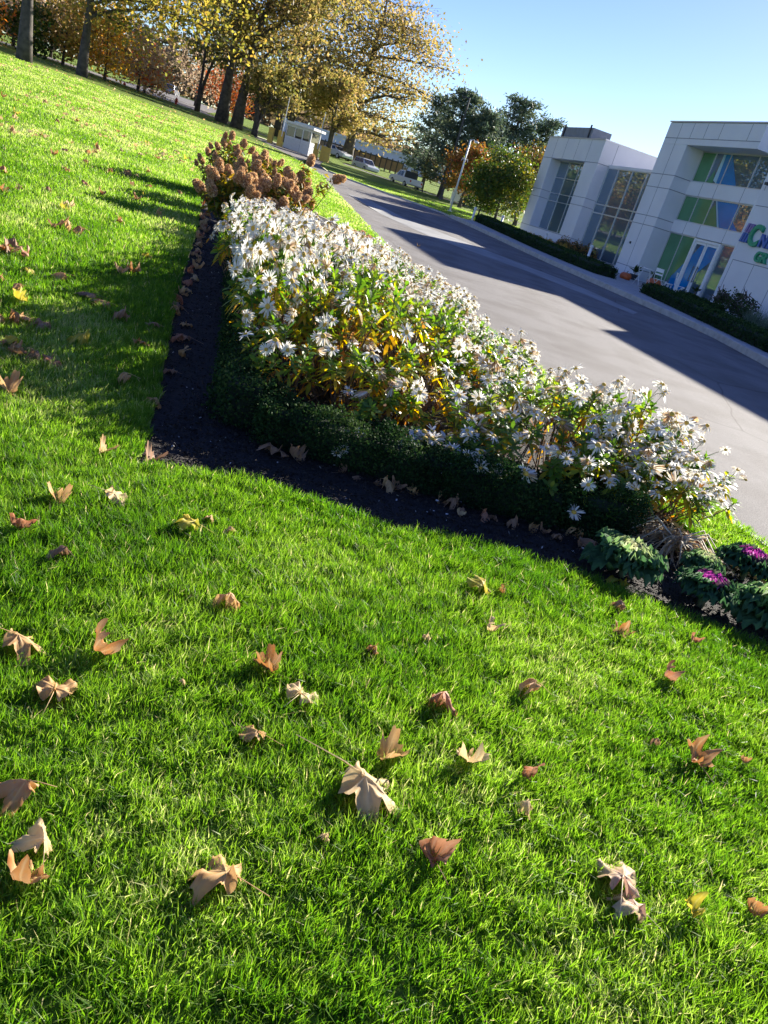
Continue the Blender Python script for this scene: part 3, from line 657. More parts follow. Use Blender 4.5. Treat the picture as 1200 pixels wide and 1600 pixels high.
# trees by the building
pine('pine_tree', 'tall dark pine behind the black lamp post', (-3.6, 72, 1.1), 8.6, 3.5, .24, 31, 6000, 'pines behind the driveway')
pine('pine_tree', 'tallest bluish pine with its open top left of the white wing', (.9, 77, 1.3), 10.0, 3.8, .28, 32, 7500, 'pines behind the driveway', lean=.5)
pine('pine_tree', 'wide bluish pine touching the corner of the white wing', (3.6, 80, 1.4), 8.9, 3.8, .26, 33, 7000, 'pines behind the driveway', lean=.8)
pine('pine_tree', 'low dark pine at the left end of the pine row', (-6.3, 84, 1.5), 8.6, 3.6, .22, 34, 5500, 'pines behind the driveway')
pine('pine_tree', 'dark pine standing between the lamp posts and the tallest pine', (-1.3, 69.5, 1.15), 7.6, 3.0, .22, 35, 5500, 'pines behind the driveway')
pine('pine_tree', 'lower pine filling the gap between the tallest pine and the pine behind the lamp', (-1.2, 84, 1.5), 8.2, 3.6, .24, 45, 5500, 'pines behind the driveway')
tree('maple_tree', 'rounded green maple turning yellow on its right side at the end of the sidewalk', 'tree', (1.25, 50, .7), 4.2, (1.15, 50, 2.95, 1.75, 1.6, 1.95), .09, 9000, .085, 'green', 36, limbs=14, low=.22, clump=1.1, tmean=.55)
tree('maple_tree', 'smaller green maple with a slim trunk just left of the rounded maple', 'tree', (.15, 50.6, .7), 3.2, (.1, 50.8, 2.45, 1.25, 1.2, 1.35), .06, 4500, .085, 'green', 37, limbs=10, low=.25, clump=1.1, tmean=.4)
tree('maple_tree', 'orange tinged maple behind the rounded green maple and beside the white wing', 'tree', (3.0, 60, .9), 5.6, (2.75, 60, 4.0, 2.2, 2, 2.5), .14, 6000, .11, 'rust', 38, limbs=12, low=.25, tmean=.42)
tree('maple_tree', 'rusty red maple seen between the white lamp post and the green maple', 'tree', (-1.4, 63, .95), 4.8, (-1.3, 63, 3.5, 2.0, 2, 1.9), .14, 5000, .11, 'rust', 39, limbs=12, low=.3, tmean=.6)
tree('young_tree', 'thin young tree on the grass between the pickup and the pines', 'tree', (-5.3, 74, 1.25), 3.4, (-5.2, 74, 3.0, 1.1, 1, 1.1), .05, 900, .1, 'oak', 40, limbs=8, low=.4, tmean=.3)
# autumn shrubs on the slope at the left
SH = [(-47, 60, 7.0, 3.4, 'orange', .85, 'red leaved shrub on the slope left of the tall grey trunk'), (-44, 66, 6.2, 3.2, 'orange', .5, 'orange shrub just right of the tall grey trunk'),
      (-46, 76, 8.5, 4.2, 'brush', .5, 'tall bare brown shrub on the slope behind the path'), (-39.5, 73, 4.8, 2.6, 'yellow', .7, 'golden shrub left of the straight dark trunk'),
      (-36.5, 75, 5.6, 2.8, 'orange', .3, 'orange yellow shrub behind the straight dark trunk'), (-35.5, 80, 5.2, 2.9, 'brush', .8, 'rounded tan shrub right of the straight dark trunk'),
      (-52, 68, 9.0, 4.6, 'orange', .25, 'tall orange tree behind the red shrub'), (-55, 84, 11, 5.2, 'brush', .4, 'tall bare grey brown tree high on the slope'),
      (-36.6, 84, 3.6, 1.9, 'orange', .6, 'low reddish shrub near the first hydrant'), (-41, 70, 3.4, 2.2, 'green', .4, 'low olive green shrub beside the path'), (-49, 88, 10, 4.6, 'brush', .7, 'bare brown tree at the top of the slope'),
      (-43, 84, 7, 3.4, 'yellow', .8, 'amber shrub on the slope behind the straight trunk'), (-62, 74, 12, 5.6, 'yellow', .6, 'tall yellow tree at the far left edge'),
      (-34.5, 103, 5.0, 3.2, 'rust', .9, 'dark red shrub beside the far road'), (-41.5, 112, 7, 4, 'brush', .3, 'grey brown shrub on the bank above the far road')]
for i, (x, y, h, w, lm_, tm, lb) in enumerate(SH):
    z = tz(x, y); tree('autumn_shrub', lb, 'shrub', (x, y, z), h, (x, y, z + h * .52, w, w, h * .52), .13, 2300, .16, lm_, 60 + i, group='autumn shrubs on the slope', limbs=9, low=.08, twig=4, multi=1, clump=1.5, tmean=tm)
# far woodland, one mass
def woodland():
    r = np.random.default_rng(77); n = 24000
    an = R(-58) + r.uniform(0, 1, n) ** .9 * R(72); d = r.uniform(172, 215, n); x = d * np.sin(an); y = d * np.cos(an)
    top = 9 + 2.6 * field(x, y, 16, 3) + 1.5 * field(x, y, 5, 4); top = np.where(x > -40, top * .55, top); top = np.where(x > -2, top * .8, top)
    z = ter(x, y) + top * r.uniform(0, 1, n) ** .7
    t = np.clip(.5 + .22 * field(x, y, 20, 9) + r.normal(0, .15, n), 0, 1)
    V, F = leafverts(np.stack([x, y, z], 1), 0, .8 * r.uniform(.5, 1.3, n), .7, 0, rng=r)
    link('woodland', mkmesh('woodland', V, [F], [LM['wood']], {'tint': np.repeat(t, 4)}), kind='stuff', cat='woodland', label='far brown autumn woodland behind the trees')
woodland()

# ---------------------------------------------------------------- flower bed
DM = {}
DM['leaf'] = leafmat('daisy_leaf', [(0, (.045, .10, .018)), (.3, (.11, .21, .025)), (.5, (.28, .33, .035)), (.68, (.60, .42, .03)), (.85, (.48, .20, .04)), (1, (.20, .11, .05))], .5, .4, .35, tcol=1.5)
DM['petal'] = leafmat('daisy_petal', [(0, (.80, .80, .76)), (.55, (.78, .75, .66)), (.8, (.66, .53, .36)), (1, (.42, .27, .15))], .35, .6, .2, tcol=1.1)
DM['disc'] = mat('daisy_disc', (.72, .48, .06), .8, (.55, .33, .05), 200, .4, 300)
DM['box'] = leafmat('boxwood_leaf', [(0, (.010, .028, .010)), (.5, (.024, .058, .017)), (1, (.08, .125, .035))], .25, .65, .06)
DM['bract'] = leafmat('dry_petal', [(0, (.28, .16, .08)), (.5, (.56, .37, .20)), (.85, (.72, .53, .32)), (1, (.76, .62, .42))], .4, .8, .1, tcol=1.3)
DM['hleaf'] = leafmat('hydrangea_leaf', [(0, (.04, .08, .015)), (.4, (.12, .17, .02)), (.7, (.42, .30, .04)), (1, (.30, .12, .05))], .45, .5, .35, tcol=1.3)
DM['kale'] = leafmat('kale_leaf', [(0, (.05, .13, .055)), (.35, (.12, .24, .09)), (.55, (.26, .38, .14)), (.8, (.50, .55, .28)), (1, (.62, .62, .38))], .4, .7, .1)
DM['kalep'] = leafmat('kale_purple', [(0, (.04, .11, .045)), (.35, (.10, .20, .07)), (.55, (.13, .10, .10)), (.75, (.33, .05, .25)), (1, (.50, .10, .38))], .3, .7, .1)
DM['straw'] = leafmat('dry_straw', [(0, (.28, .19, .10)), (.5, (.56, .43, .25)), (1, (.78, .68, .46))], .4, .7, .2, tcol=1.2)
M['straw'] = mat('straw_stalk', (.50, .42, .26), .7, (.6, .52, .36), 20)
M['stemg'] = mat('plant_stem', (.12, .15, .05), .7, (.2, .2, .09), 30)
M['brownfence'] = mat('brown_fence', (.28, .19, .12), .8, (.36, .26, .17), 2)
DM['stemg'] = mat('green_stem', (.10, .15, .04), .7, (.16, .16, .06), 30)

def strip_leaves(base, dirv, length, width, droop, rng, nseg=3, wprof=(.35, 1.0, .85, 0.0)):
    """narrow leaves: base (n,3), dirv (n,3) unit, length,width,droop arrays -> V,F (quads)"""
    n = len(base); up = np.array([0, 0, 1.0]); side = np.cross(dirv, up); side /= np.linalg.norm(side, axis=1, keepdims=True) + 1e-9
    rot = rng.normal(0, .5, n)[:, None]; nrm = np.cross(side, dirv); side = side * np.cos(rot) + nrm * np.sin(rot)
    rows = []
    for i in range(nseg + 1):
        t = i / nseg; c = base + dirv * (length * t)[:, None] - up * (droop * length * t * t)[:, None]
        w = (width * wprof[i])[:, None] * .5
        rows += [c - side * w, c + side * w]
    V = np.stack(rows, 1).reshape(-1, 3); k = 2 * (nseg + 1); i0 = np.arange(n)[:, None] * k
    F = np.concatenate([np.concatenate([i0 + 2 * j, i0 + 2 * j + 1, i0 + 2 * j + 3, i0 + 2 * j + 2], 1) for j in range(nseg)])
    return V, F, k

def flower_meshes():
    out = []
    for s in range(6):
        r = np.random.default_rng(200 + s); npet = 19 + int(r.integers(0, 5)); wilt = [0, .0, .15, .3, .7, 1.0][s]
        an = np.arange(npet) * 2 * math.pi / npet + r.normal(0, .07, npet); el = r.normal(.12 - wilt * .55, .14 + wilt * .2, npet)
        d = np.stack([np.cos(an) * np.cos(el), np.sin(an) * np.cos(el), np.sin(el)], 1)
        V, F, k = strip_leaves(d * .007, d, r.uniform(.032, .040, npet) * (1 - .2 * wilt), r.uniform(.0065, .0095, npet), r.uniform(.0, .35, npet) + wilt * .5, r, 3, (.5, 1, 1.05, .5))
        t = np.repeat(np.clip(r.normal(.2 + .75 * wilt, .22, npet), 0, 1), k)
        pm = mkmesh('flower', V, [F], [DM['petal']], {'tint': t})
        b = MB(); b.lathe([(.0105, -.004), (.0120, .002), (.0100, .007), (.005, .0100)], n=12); dm = b.mesh('disc', DM['disc'], True)
        out.append((pm, dm))
    return out
FL = flower_meshes()

def daisy_proto(kind, seed):
    """returns list of meshes and a list of flower placements; z up, radius about .33, unit height ~.62"""
    r = np.random.default_rng(seed); ns = {'full': 25, 'leggy': 16, 'front': 18}[kind]
    stems = MB(); LB, LD, LL, LW, LR, LT = [], [], [], [], [], []; flowers = []
    for i in range(ns):
        an = r.uniform(0, 2 * math.pi); q = math.sqrt(r.uniform(0, 1)); rad = q * .34
        h = .60 * math.sqrt(max(.1, 1 - (q * .78) ** 2)) * r.uniform(.86, 1.1)
        if kind == 'leggy': h *= r.uniform(.8, 1.1)
        b = np.array([math.cos(an) * .07 * q, math.sin(an) * .07 * q, 0]) + r.normal(0, .02, 3) * [1, 1, 0]
        tip = np.array([math.cos(an) * rad, math.sin(an) * rad, h]); mid = (b + tip) / 2 + np.array([math.cos(an), math.sin(an), 0]) * rad * .18 - np.array([0, 0, .02])
        pts = [b * (1 - t) ** 2 + 2 * mid * t * (1 - t) + tip * t * t for t in (0, .25, .5, .75, 1)]
        stems.tube(pts, [.0055, .005, .0045, .004, .003], 4, cap=False)
        ax = pts[4] - pts[3]; ax /= np.linalg.norm(ax)
        nl = 19; age = r.uniform(-.10, .24) + (.12 if kind == 'leggy' else 0)
        for k in range(nl):
            f = k / (nl - 1); pos = tip - ax * (.115 * (1 - f)) + r.normal(0, .003, 3)
            la = k * 2.4 + i; e1 = np.cross(ax, [0.3, .1, 1]); e1 /= np.linalg.norm(e1); e2 = np.cross(ax, e1)
            out = e1 * math.cos(la) + e2 * math.sin(la); elev = -.15 + 1.15 * f
            dv = out * math.cos(elev) + ax * math.sin(elev); dv /= np.linalg.norm(dv)
            LB.append(pos); LD.append(dv); LL.append(r.uniform(.070, .105) * (1.08 - .35 * f)); LW.append(r.uniform(.022, .032)); LR.append(r.uniform(.0, .45) + .35 * (1 - f))
            LT.append(min(1, max(0, .16 + age + .75 * max(0, .55 - f) + r.normal(0, .08))))
        nf = {'full': [1, 1, 2, 2], 'leggy': [0, 0, 1, 1], 'front': [0, 1, 1, 2]}[kind]
        for k in range(int(r.choice(nf))):
            dv = ax * 1.0 + r.normal(0, .30, 3) + np.array([math.cos(an), math.sin(an), 0]) * .35 * q; dv[2] = max(dv[2], .2 if kind != 'front' else -.1); dv /= np.linalg.norm(dv)
            L = r.uniform(.07, .13); p1 = tip + dv * L * .5 + r.normal(0, .006, 3); p2 = tip + dv * L
            stems.tube([tip, p1, p2], [.0022, .002, .0018], 3, 1, cap=False)
            fd = dv + r.normal(0, .65, 3); fd[2] = max(fd[2], -.1); flowers.append((p2, fd / np.linalg.norm(fd), int(r.choice([0, 0, 1, 1, 2, 2, 3, 3, 4, 4, 5])), r.uniform(.75, 1.28)))
    if kind == 'leggy':
        for i in range(42):
            an = r.uniform(0, 6.28); L = r.uniform(.28, .55); ln = r.uniform(.25, .75)
            e_ = np.array([math.cos(an) * ln * L, math.sin(an) * ln * L, L * math.sqrt(1 - ln * ln * .8)]); stems.tube([r.normal(0, .03, 3) * [1, 1, 0], e_ * .55 + [0, 0, -.02], e_], [.005, .0045, .003], 4, cap=False)
    # dead lower leaves
    st = stems.mesh('stems', [M['twig'], DM['stemg']], True, fix=False)
    V, F, k = strip_leaves(np.array(LB), np.array(LD), np.array(LL), np.array(LW), np.array(LR), r, 3, (.3, .75, 1.0, .28))
    fo = mkmesh('foliage', V, [F], [DM['leaf']], {'tint': np.repeat(LT, k)})
    n = 60 if kind != 'leggy' else 90
    p = r.normal(0, .13, (n, 3)); p[:, 2] = r.uniform(.12, .42, n); d = r.normal(0, 1, (n, 3)); d[:, 2] = -abs(d[:, 2]); d /= np.linalg.norm(d, axis=1, keepdims=True)
    V, F, k = strip_leaves(p, d, r.uniform(.04, .07, n), r.uniform(.012, .02, n), r.uniform(0, .5, n), r, 3, (.3, .8, 1, .2))
    dl = mkmesh('dead_leaves', V, [F], [DM['leaf']], {'tint': np.repeat(r.uniform(.75, 1, n), k)})
    return st, fo, dl, flowers
PROTO = {k: [daisy_proto(k, 300 + i + 20 * j) for i in range(n)] for j, (k, n) in enumerate((('full', 5), ('leggy', 2), ('front', 3)))}
def place_daisy(x, y, kind, i, h, rz, label, near, fl_keep=1.0, wide=1.0, group='white daisies of the flower bed', tilt=(0, 0)):
    st, fo, dl, flw = PROTO[kind][i % len(PROTO[kind])]; r = random.Random(int(x * 991 + y * 77))
    root = empty('daisy_plant', (x, y, tz(x, y) - .01), rz, label=label, cat='daisy plant', group=group)
    k = h / .62; root.scale = (wide, wide, k); root.rotation_euler = (tilt[0], tilt[1], rz)
    link('stems', st, root); link('foliage', fo, root); link('dead_leaves', dl, root)
    for (p, d, v, s) in flw:
        if r.random() > fl_keep: continue
        pm, dm = FL[v]; fs = s * 1.2
        q = Vector(d).to_track_quat('Z', 'Y'); o = link('flower', pm, root, tuple(p)); o.rotation_euler = q.to_euler(); o.scale = (fs / wide, fs / wide, fs / k)
        link('disc', dm, o)
    return root
front = [  # x, y, kind, height, label
    (-.84, 4.60, 'front', .56, 'leafy daisy plant at the front left corner of the bed above the hedge corner'),
    (-.42, 4.62, 'front', .50, 'green daisy plant with a few open flowers behind the left part of the front hedge'),
    (-.04, 4.80, 'leggy', .60, 'leggy daisy plant with bare brown stems left of the dark gap in the bed'),
    (.44, 4.62, 'leggy', .50, 'sparse daisy plant with fanned bare stems right of the dark gap'),
    (.34, 4.30, 'front', .30, 'low daisy tuft leaning out over the middle of the front hedge'),
    (-.14, 4.32, 'front', .30, 'short green daisy tuft with few flowers over the left part of the front hedge'),
    (.68, 4.32, 'front', .42, 'daisy plant with green stalks leaning over the right half of the front hedge'),
    (1.06, 4.40, 'front', .46, 'daisy plant bunched behind the rounded end of the front hedge'),
    (.98, 4.86, 'full', .62, 'tall daisy plant crowded with white flowers at the right of the bed centre'),
    (1.38, 4.52, 'full', .48, 'daisy plant with orange leaves near the right end of the bed'),
    (1.40, 4.95, 'full', .68, 'tallest daisy plant near the driveway at the right end of the bed'),
    (1.60, 4.60, 'full', .42, 'daisy plant above the withered clump at the right end'),
    (1.70, 5.0, 'full', .56, 'daisy plant leaning over the narrow grass strip at the right end'),
    (1.90, 4.85, 'front', .42, 'outermost daisy plant drooping over the grass strip at the right end')]
random.seed(21)
pi_ = 0; placed = []
for (x, y, kd, h, lb) in front:
    lean = y < 4.5 and h < .5
    place_daisy(x, y, kd, pi_, h, random.uniform(-.3, .3) if lean else random.uniform(0, 6.28), lb, True, fl_keep=.6 if kd == 'leggy' or h < .3 else 1.0, tilt=(.42, 0) if lean else (0, 0)); placed.append((x, y)); pi_ += 1
us = np.arange(-.2, 8.0, .50)
for a, u in enumerate(us):
    for b, v in enumerate((.66, 1.08, 1.50, 1.92, 2.32, 2.66)):
        uu = u + random.uniform(-.12, .12) + (.25 if b % 2 else 0); vv = v + random.uniform(-.09, .09)
        x, y = uv(uu, vv)
        if y < 4.7 or (abs(x - .22) < .34 and y < 5.15) or min([math.hypot(x - p[0], y - p[1]) for p in placed]) < .36: continue
        if x > 1.85 or (vv < .9 and uu < .5): continue
        placed.append((x, y))
        keep = .75 + .25 * random.random()
        h = .60 - .05 * max(0, vv - 1.6) - .012 * max(0, uu - 3) + random.uniform(-.07, .06) + .25 * max(0, min(1, (6.0 - uu) / 1.5)) * max(0, min(1, (2.1 - vv) / .5)) * min(1, max(0, uu - .1) / .6)
        gap = uu < 2.9 and .9 < vv < 2.1
        if gap: keep *= .6
        kd = 'full'
        if gap: kd = 'leggy' if random.random() < .75 else 'front'
        if vv > 2.6: lb, g = 'white daisy plant along the driveway side of the flower bed', 'daisies along the driveway side of the bed'
        elif vv < .85: lb, g = 'white daisy plant along the lawn side of the flower bed', 'daisies along the lawn side of the bed'
        elif uu > 4: lb, g = 'dense white daisy plant in the far half of the bed, towards the hydrangeas', 'daisies in the far half of the bed'
        else: lb, g = 'white daisy plant packed into the middle of the bed, behind the bare stems', 'daisies in the middle of the bed'
        place_daisy(x, y, kd, pi_, h, random.uniform(0, 6.28), lb, uu < 2.2, group=g, wide=1.0, fl_keep=keep); pi_ += 1

# boxwood hedges
def hedge(name, label, line, w, h, n, ls, seed, group='clipped boxwood hedges', rnd=.06, mt='box', cat='hedge', loc_noise=.02, core_in=.04):
    r = np.random.default_rng(seed); line = [np.array(p, float) for p in line]
    segs = [np.linalg.norm(b - a) for a, b in zip(line, line[1:])]; tot = sum(segs); cum = np.concatenate([[0], np.cumsum(segs)])
    def at(s):
        s = np.clip(s, 0, tot); i = np.clip(np.searchsorted(cum, s, 'right') - 1, 0, len(segs) - 1); f = (s - cum[i]) / np.array(segs)[i]
        a = np.array(line)[i]; b = np.array(line)[i + 1]; t = (b - a) / np.array(segs)[i][:, None]; return a + (b - a) * f[:, None], np.stack([t[:, 1], -t[:, 0]], 1), t
    per = 2 * h + w; s = r.uniform(0, tot, n); c = r.uniform(0, per, n); ends = r.uniform(0, 1, n) < (2 * w * h) / (2 * w * h + tot * per)
    off = np.where(c < h, -w / 2, np.where(c < h + w, c - h - w / 2, w / 2)); z = np.where(c < h, c, np.where(c < h + w, h, per - c))
    s = np.where(ends, np.where(r.uniform(0, 1, n) < .5, 0, tot), s); off = np.where(ends, r.uniform(-w / 2, w / 2, n), off); z = np.where(ends, r.uniform(0, h, n), z)
    # round the top edges
    ex = np.clip(np.abs(off) / (w / 2), 0, 1); zt = z / h
    z = z - h * .16 * (ex ** 4) * (zt > .8); off = off * (1 - .12 * np.clip(zt - .7, 0, 1) / .3)
    p, nn, t = at(s); xy = p + nn * off[:, None]
    bul = 1 + 0 * s; bump = rnd * field(xy[:, 0] + z, xy[:, 1] - z, h * 1.3, seed) ; z = z + bump * .5 * zt; xy = xy + nn * (np.sign(off) * bump * .4)[:, None]
    xy = xy + r.normal(0, loc_noise, (n, 2)); z = np.maximum(z + r.normal(0, loc_noise, n), .005)
    P = np.c_[xy, z + ter(xy[:, 0], xy[:, 1])]
    V, F = leafverts(P, 0, ls * r.uniform(.7, 1.3, n), .62, 0, rng=r)
    o0 = (float(line[0][0]), float(line[0][1]), tz(*line[0])); root = empty(name, o0, 0, label=label, cat=cat, group=group)
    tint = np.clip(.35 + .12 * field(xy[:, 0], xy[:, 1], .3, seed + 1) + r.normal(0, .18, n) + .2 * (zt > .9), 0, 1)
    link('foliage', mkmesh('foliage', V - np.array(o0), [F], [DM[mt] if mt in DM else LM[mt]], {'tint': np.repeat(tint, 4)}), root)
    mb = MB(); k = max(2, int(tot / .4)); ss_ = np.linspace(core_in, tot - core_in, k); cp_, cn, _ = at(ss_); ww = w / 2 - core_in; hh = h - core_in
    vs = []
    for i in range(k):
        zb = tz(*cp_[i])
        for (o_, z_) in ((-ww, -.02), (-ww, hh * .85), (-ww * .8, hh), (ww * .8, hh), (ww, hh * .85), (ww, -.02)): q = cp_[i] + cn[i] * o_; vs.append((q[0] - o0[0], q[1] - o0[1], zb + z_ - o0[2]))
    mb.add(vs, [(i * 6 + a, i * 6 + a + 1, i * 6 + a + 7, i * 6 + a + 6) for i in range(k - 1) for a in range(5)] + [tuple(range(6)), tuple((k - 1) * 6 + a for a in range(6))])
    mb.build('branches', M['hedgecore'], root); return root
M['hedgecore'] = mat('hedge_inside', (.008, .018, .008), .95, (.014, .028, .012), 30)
hedge('boxwood_hedge', 'low dark boxwood hedge running along the front of the flower bed', [(-.82, 4.06), (-.3, 4.06), (.4, 4.05), (.98, 4.12)], .32, .215, 34000, .0085, 401)
hedge('boxwood_hedge', 'rounded dark boxwood mound ending the front hedge at the right', [(1.02, 4.17), (1.38, 4.22)], .36, .24, 13000, .0085, 402, rnd=.08)
hedge('boxwood_hedge', 'low dark boxwood hedge running back along the lawn side of the bed', [uv(.72, .50), uv(3, .56), uv(6, .60), uv(9.6, .55)], .28, .27, 60000, .011, 403)

# hydrangeas
def head_mesh(seed, n=420):
    r = np.random.default_rng(seed); a = r.uniform(0, 2 * math.pi, n); t = r.uniform(0, 1, n); rad = (1 - (2 * np.clip(t, .02, .98) - 1) ** 4) ** .5 * (1 - .35 * t) * .52 * r.uniform(.8, 1.08, n)
    P = np.stack([np.cos(a) * rad, np.sin(a) * rad, t * 1.12], 1); V, F = leafverts(P, 0, .085 * r.uniform(.7, 1.2, n), .8, 0, rng=r)
    b = MB(); b.lathe([(.05, 0), (.34, .08), (.38, .4), (.28, .8), (.08, 1.0)], n=8)
    nv = len(V); V2 = np.concatenate([V, np.array(b.v)]); f4 = [f for f in b.f if len(f) == 4]; f8 = [f for f in b.f if len(f) == 8]
    t2 = np.concatenate([np.repeat(np.clip(r.normal(.55, .2, n), 0, 1), 4), np.full(len(b.v), .1)])
    return mkmesh('flower_head', V2, [F, np.array(f4) + nv, np.array(f8) + nv], [DM['bract']], {'tint': t2})
HEADS = [head_mesh(500 + i) for i in range(4)]
def hydrangea(x, y, h, w, nh, seed, label, hs=.22, extra=()):
    r = np.random.default_rng(seed); h *= .92; hs *= .92; root = empty('hydrangea_shrub', (x, y, tz(x, y)), 0, label=label, cat='shrub', group='dried hydrangeas at the far end of the bed')
    st = MB(); tips = []
    for i in range(nh):
        an = i * 2.4 + r.normal(0, .3); q = math.sqrt((i + .5) / nh); e = np.array([math.cos(an) * q * w, math.sin(an) * q * w, h * (1 - .55 * q ** 2.2) * r.uniform(.86, 1.06)]); tips.append(e)
    tips += [np.array(e_) for e_ in extra]
    for e in tips:
        b = e * [.12, .12, 0]; m_ = (b + e) / 2 + np.array([e[0], e[1], 0]) * .12; st.tube([b, m_, e], [.012, .008, .005], 4, cap=False)
    st.build('branches', M['twig'], root, smooth=True)
    for e in tips:
        d = np.array([e[0], e[1], 0]) * .7 / w + np.array([0, 0, .8]) + r.normal(0, .2, 3); s = hs * r.uniform(.75, 1.15)
        o = link('flower_head', HEADS[int(r.integers(0, 4))], root, tuple(e - d / np.linalg.norm(d) * s * .3)); o.rotation_euler = Vector(d).to_track_quat('Z', 'Y').to_euler(); o.scale = (s * r.uniform(.75, .9), s * r.uniform(.75, .9), s)
    T = np.array(tips); n = 1500; idx = r.integers(0, len(T), n); f = r.uniform(.35, .98, n)[:, None]; p = T[idx] * f * np.array([.9, .9, 1]) + r.normal(0, .05, (n, 3)); p[:, 2] = np.maximum(p[:, 2], .08)
    d = r.normal(0, 1, (n, 3)); d[:, 2] = d[:, 2] * .4 - .1; d /= np.linalg.norm(d, axis=1, keepdims=True)
    V, F, k = strip_leaves(p, d, r.uniform(.08, .14, n), r.uniform(.035, .06, n), r.uniform(0, .5, n), r, 3, (.2, .95, .8, .05))
    link('foliage', mkmesh('foliage', V, [F], [DM['hleaf']], {'tint': np.repeat(np.clip(r.normal(.5, .25, n), 0, 1), k)}), root)
hx = [(9.0, .40, .92, .52, 20, 'brown hydrangea shrub leaning out over the lawn side, left of the others', .22),
      (9.3, 1.15, .98, .50, 18, 'brown hydrangea shrub in the middle just behind the daisies', .22),
      (9.0, 2.35, .50, .42, 12, 'smaller hydrangea shrub on the driveway side just behind the daisies', .22),
      (10.7, .75, 1.12, .55, 20, 'hydrangea shrub with yellowed leaves in the second row', .20),
      (11.1, 1.45, 1.08, .42, 10, 'hydrangea shrub on the driveway side with large brown heads in front of the booth', .24),
      (12.8, .35, 1.24, .70, 36, 'wide hydrangea shrub packed with small dark heads at the back of the bed', .15),
      (13.6, 1.15, 1.12, .55, 20, 'farthest hydrangea shrub behind the second row, towards the booth', .15)]
for i, (u, v, h, w, nh, lb, hs) in enumerate(hx):
    x, y = uv(u, v); hydrangea(x, y, h, w, nh, 520 + i, lb, hs, extra=[(.72, .1, 1.08), (.2, .1, 1.22)] if i == 4 else ())

# ornamental kale
def ruffled(r, n, rad, kind):
    Vs, Fs, Ts = [], [], []; cnt = 0
    for i in range(n):
        q = i / n; an = i * 2.4 + r.normal(0, .15); L = rad * (.25 + .85 * q); wd = rad * (.20 + .40 * q); el = 1.25 - 1.02 * q + r.normal(0, .08)
        out = np.array([math.cos(an), math.sin(an), 0]); side = np.array([-math.sin(an), math.cos(an), 0]); ax = out * math.cos(el) + np.array([0, 0, 1]) * math.sin(el); nr = np.cross(ax, side)
        nu, nv_ = 9, 21; ph = r.uniform(0, 6, 4)
        for a in range(nu):
            t = a / (nu - 1); wt = wd * math.sin(min(1, t * 1.15 + .12) * math.pi * .62)
            for b in range(nv_):
                s = b / (nv_ - 1) * 2 - 1; edge = max(abs(s), t) ** 3
                ruf = edge * rad * .11 * (math.sin(s * 20 + ph[0] + t * 9) + .8 * math.sin(t * 34 + ph[1] + s * 6)) + rad * .02 * math.sin(s * 11 + t * 17 + ph[2])
                ll = L * t * (1 - .22 * s * s * t)
                p = ax * ll + side * s * wt + nr * (-.25 * rad * t * t * q + .18 * wt * s * s + ruf) + np.array([0, 0, .03 + .05 * (1 - q)])
                Vs.append(p); core = 1 - q
                vein = .18 * (abs(s) < .12)
                Ts.append(np.clip({'green': .12 + .85 * max(0, core - .35) * 1.5, 'purple': .1 + (.95 * (core > .55) * min(1, (core - .45) * 3))}[kind] + vein * (kind == 'green') + r.normal(0, .03) + .12 * edge * (kind == 'green'), 0, 1))
        for a in range(nu - 1):
            for b in range(nv_ - 1): k = cnt + a * nv_ + b; Fs.append((k, k + 1, k + nv_ + 1, k + nv_))
        cnt += nu * nv_
    return np.array(Vs), np.array(Fs), np.array(Ts)
def kale(x, y, rad, kind, seed, label, rz=0):
    r = np.random.default_rng(seed); root = empty('ornamental_kale', (x, y, tz(x, y)), rz, label=label, cat='kale', group='ornamental kale at the end of the bed')
    V, F, T = ruffled(r, 26, rad, kind); me = mkmesh('leaves', V, [F], [DM['kale' if kind == 'green' else 'kalep']], {'tint': T}, smooth=True); link('leaves', me, root, (0, 0, .03))
    MB().tube([(0, 0, -.02), (0, 0, .10)], [.02, .018], 8).build('stem', DM['stemg'], root)
kale(1.30, 3.62, .22, 'green', 601, 'green kale with creamy centre nearest the dark mulch'); kale(1.72, 3.55, .185, 'purple', 602, 'kale with bright magenta centre between the two green ones')
kale(2.06, 3.52, .24, 'green', 603, 'green kale with pale midribs at the right edge of the picture'); kale(2.14, 4.12, .20, 'purple', 604, 'kale with dusty purple centre beside the narrow grass strip')
kale(1.80, 3.90, .13, 'green', 605, 'small bright green kale squeezed behind the magenta one')
# withered clump
def withered(x, y, label):
    r = np.random.default_rng(610); root = empty('withered_plant', (x, y, tz(x, y)), 0, label=label, cat='plant')
    n = 190; a = r.uniform(0, 6.28, n); el = r.uniform(-.1, 1.1, n); d = np.stack([np.cos(a) * np.cos(el), np.sin(a) * np.cos(el), np.sin(el)], 1); d[:, 1] -= .2; d /= np.linalg.norm(d, axis=1, keepdims=True)
    V, F, k = strip_leaves(r.normal(0, .05, (n, 3)) * [1, 1, 0] + [0, 0, .05], d, r.uniform(.18, .38, n), r.uniform(.008, .022, n), r.uniform(.5, 1.3, n), r, 3, (1, .9, .7, .2))
    V[:, 2] = np.maximum(V[:, 2], .004); link('blades', mkmesh('blades', V, [F], [DM['straw']], {'tint': np.repeat(r.uniform(0, 1, n), k)}), root)
    s = MB()
    for i in range(16):
        an = r.uniform(2.6, 6.6); L = r.uniform(.18, .34); s.tube([(0, 0, .06), (math.cos(an) * L * .5, math.sin(an) * L * .5, r.uniform(.06, .16)), (math.cos(an) * L, math.sin(an) * L, .012)], [.006, .005, .003], 4, cap=False)
    s.build('stalks', M['straw'], root, smooth=True)
withered(1.72, 4.22, 'withered straw coloured clump collapsed between the daisies and the kale')

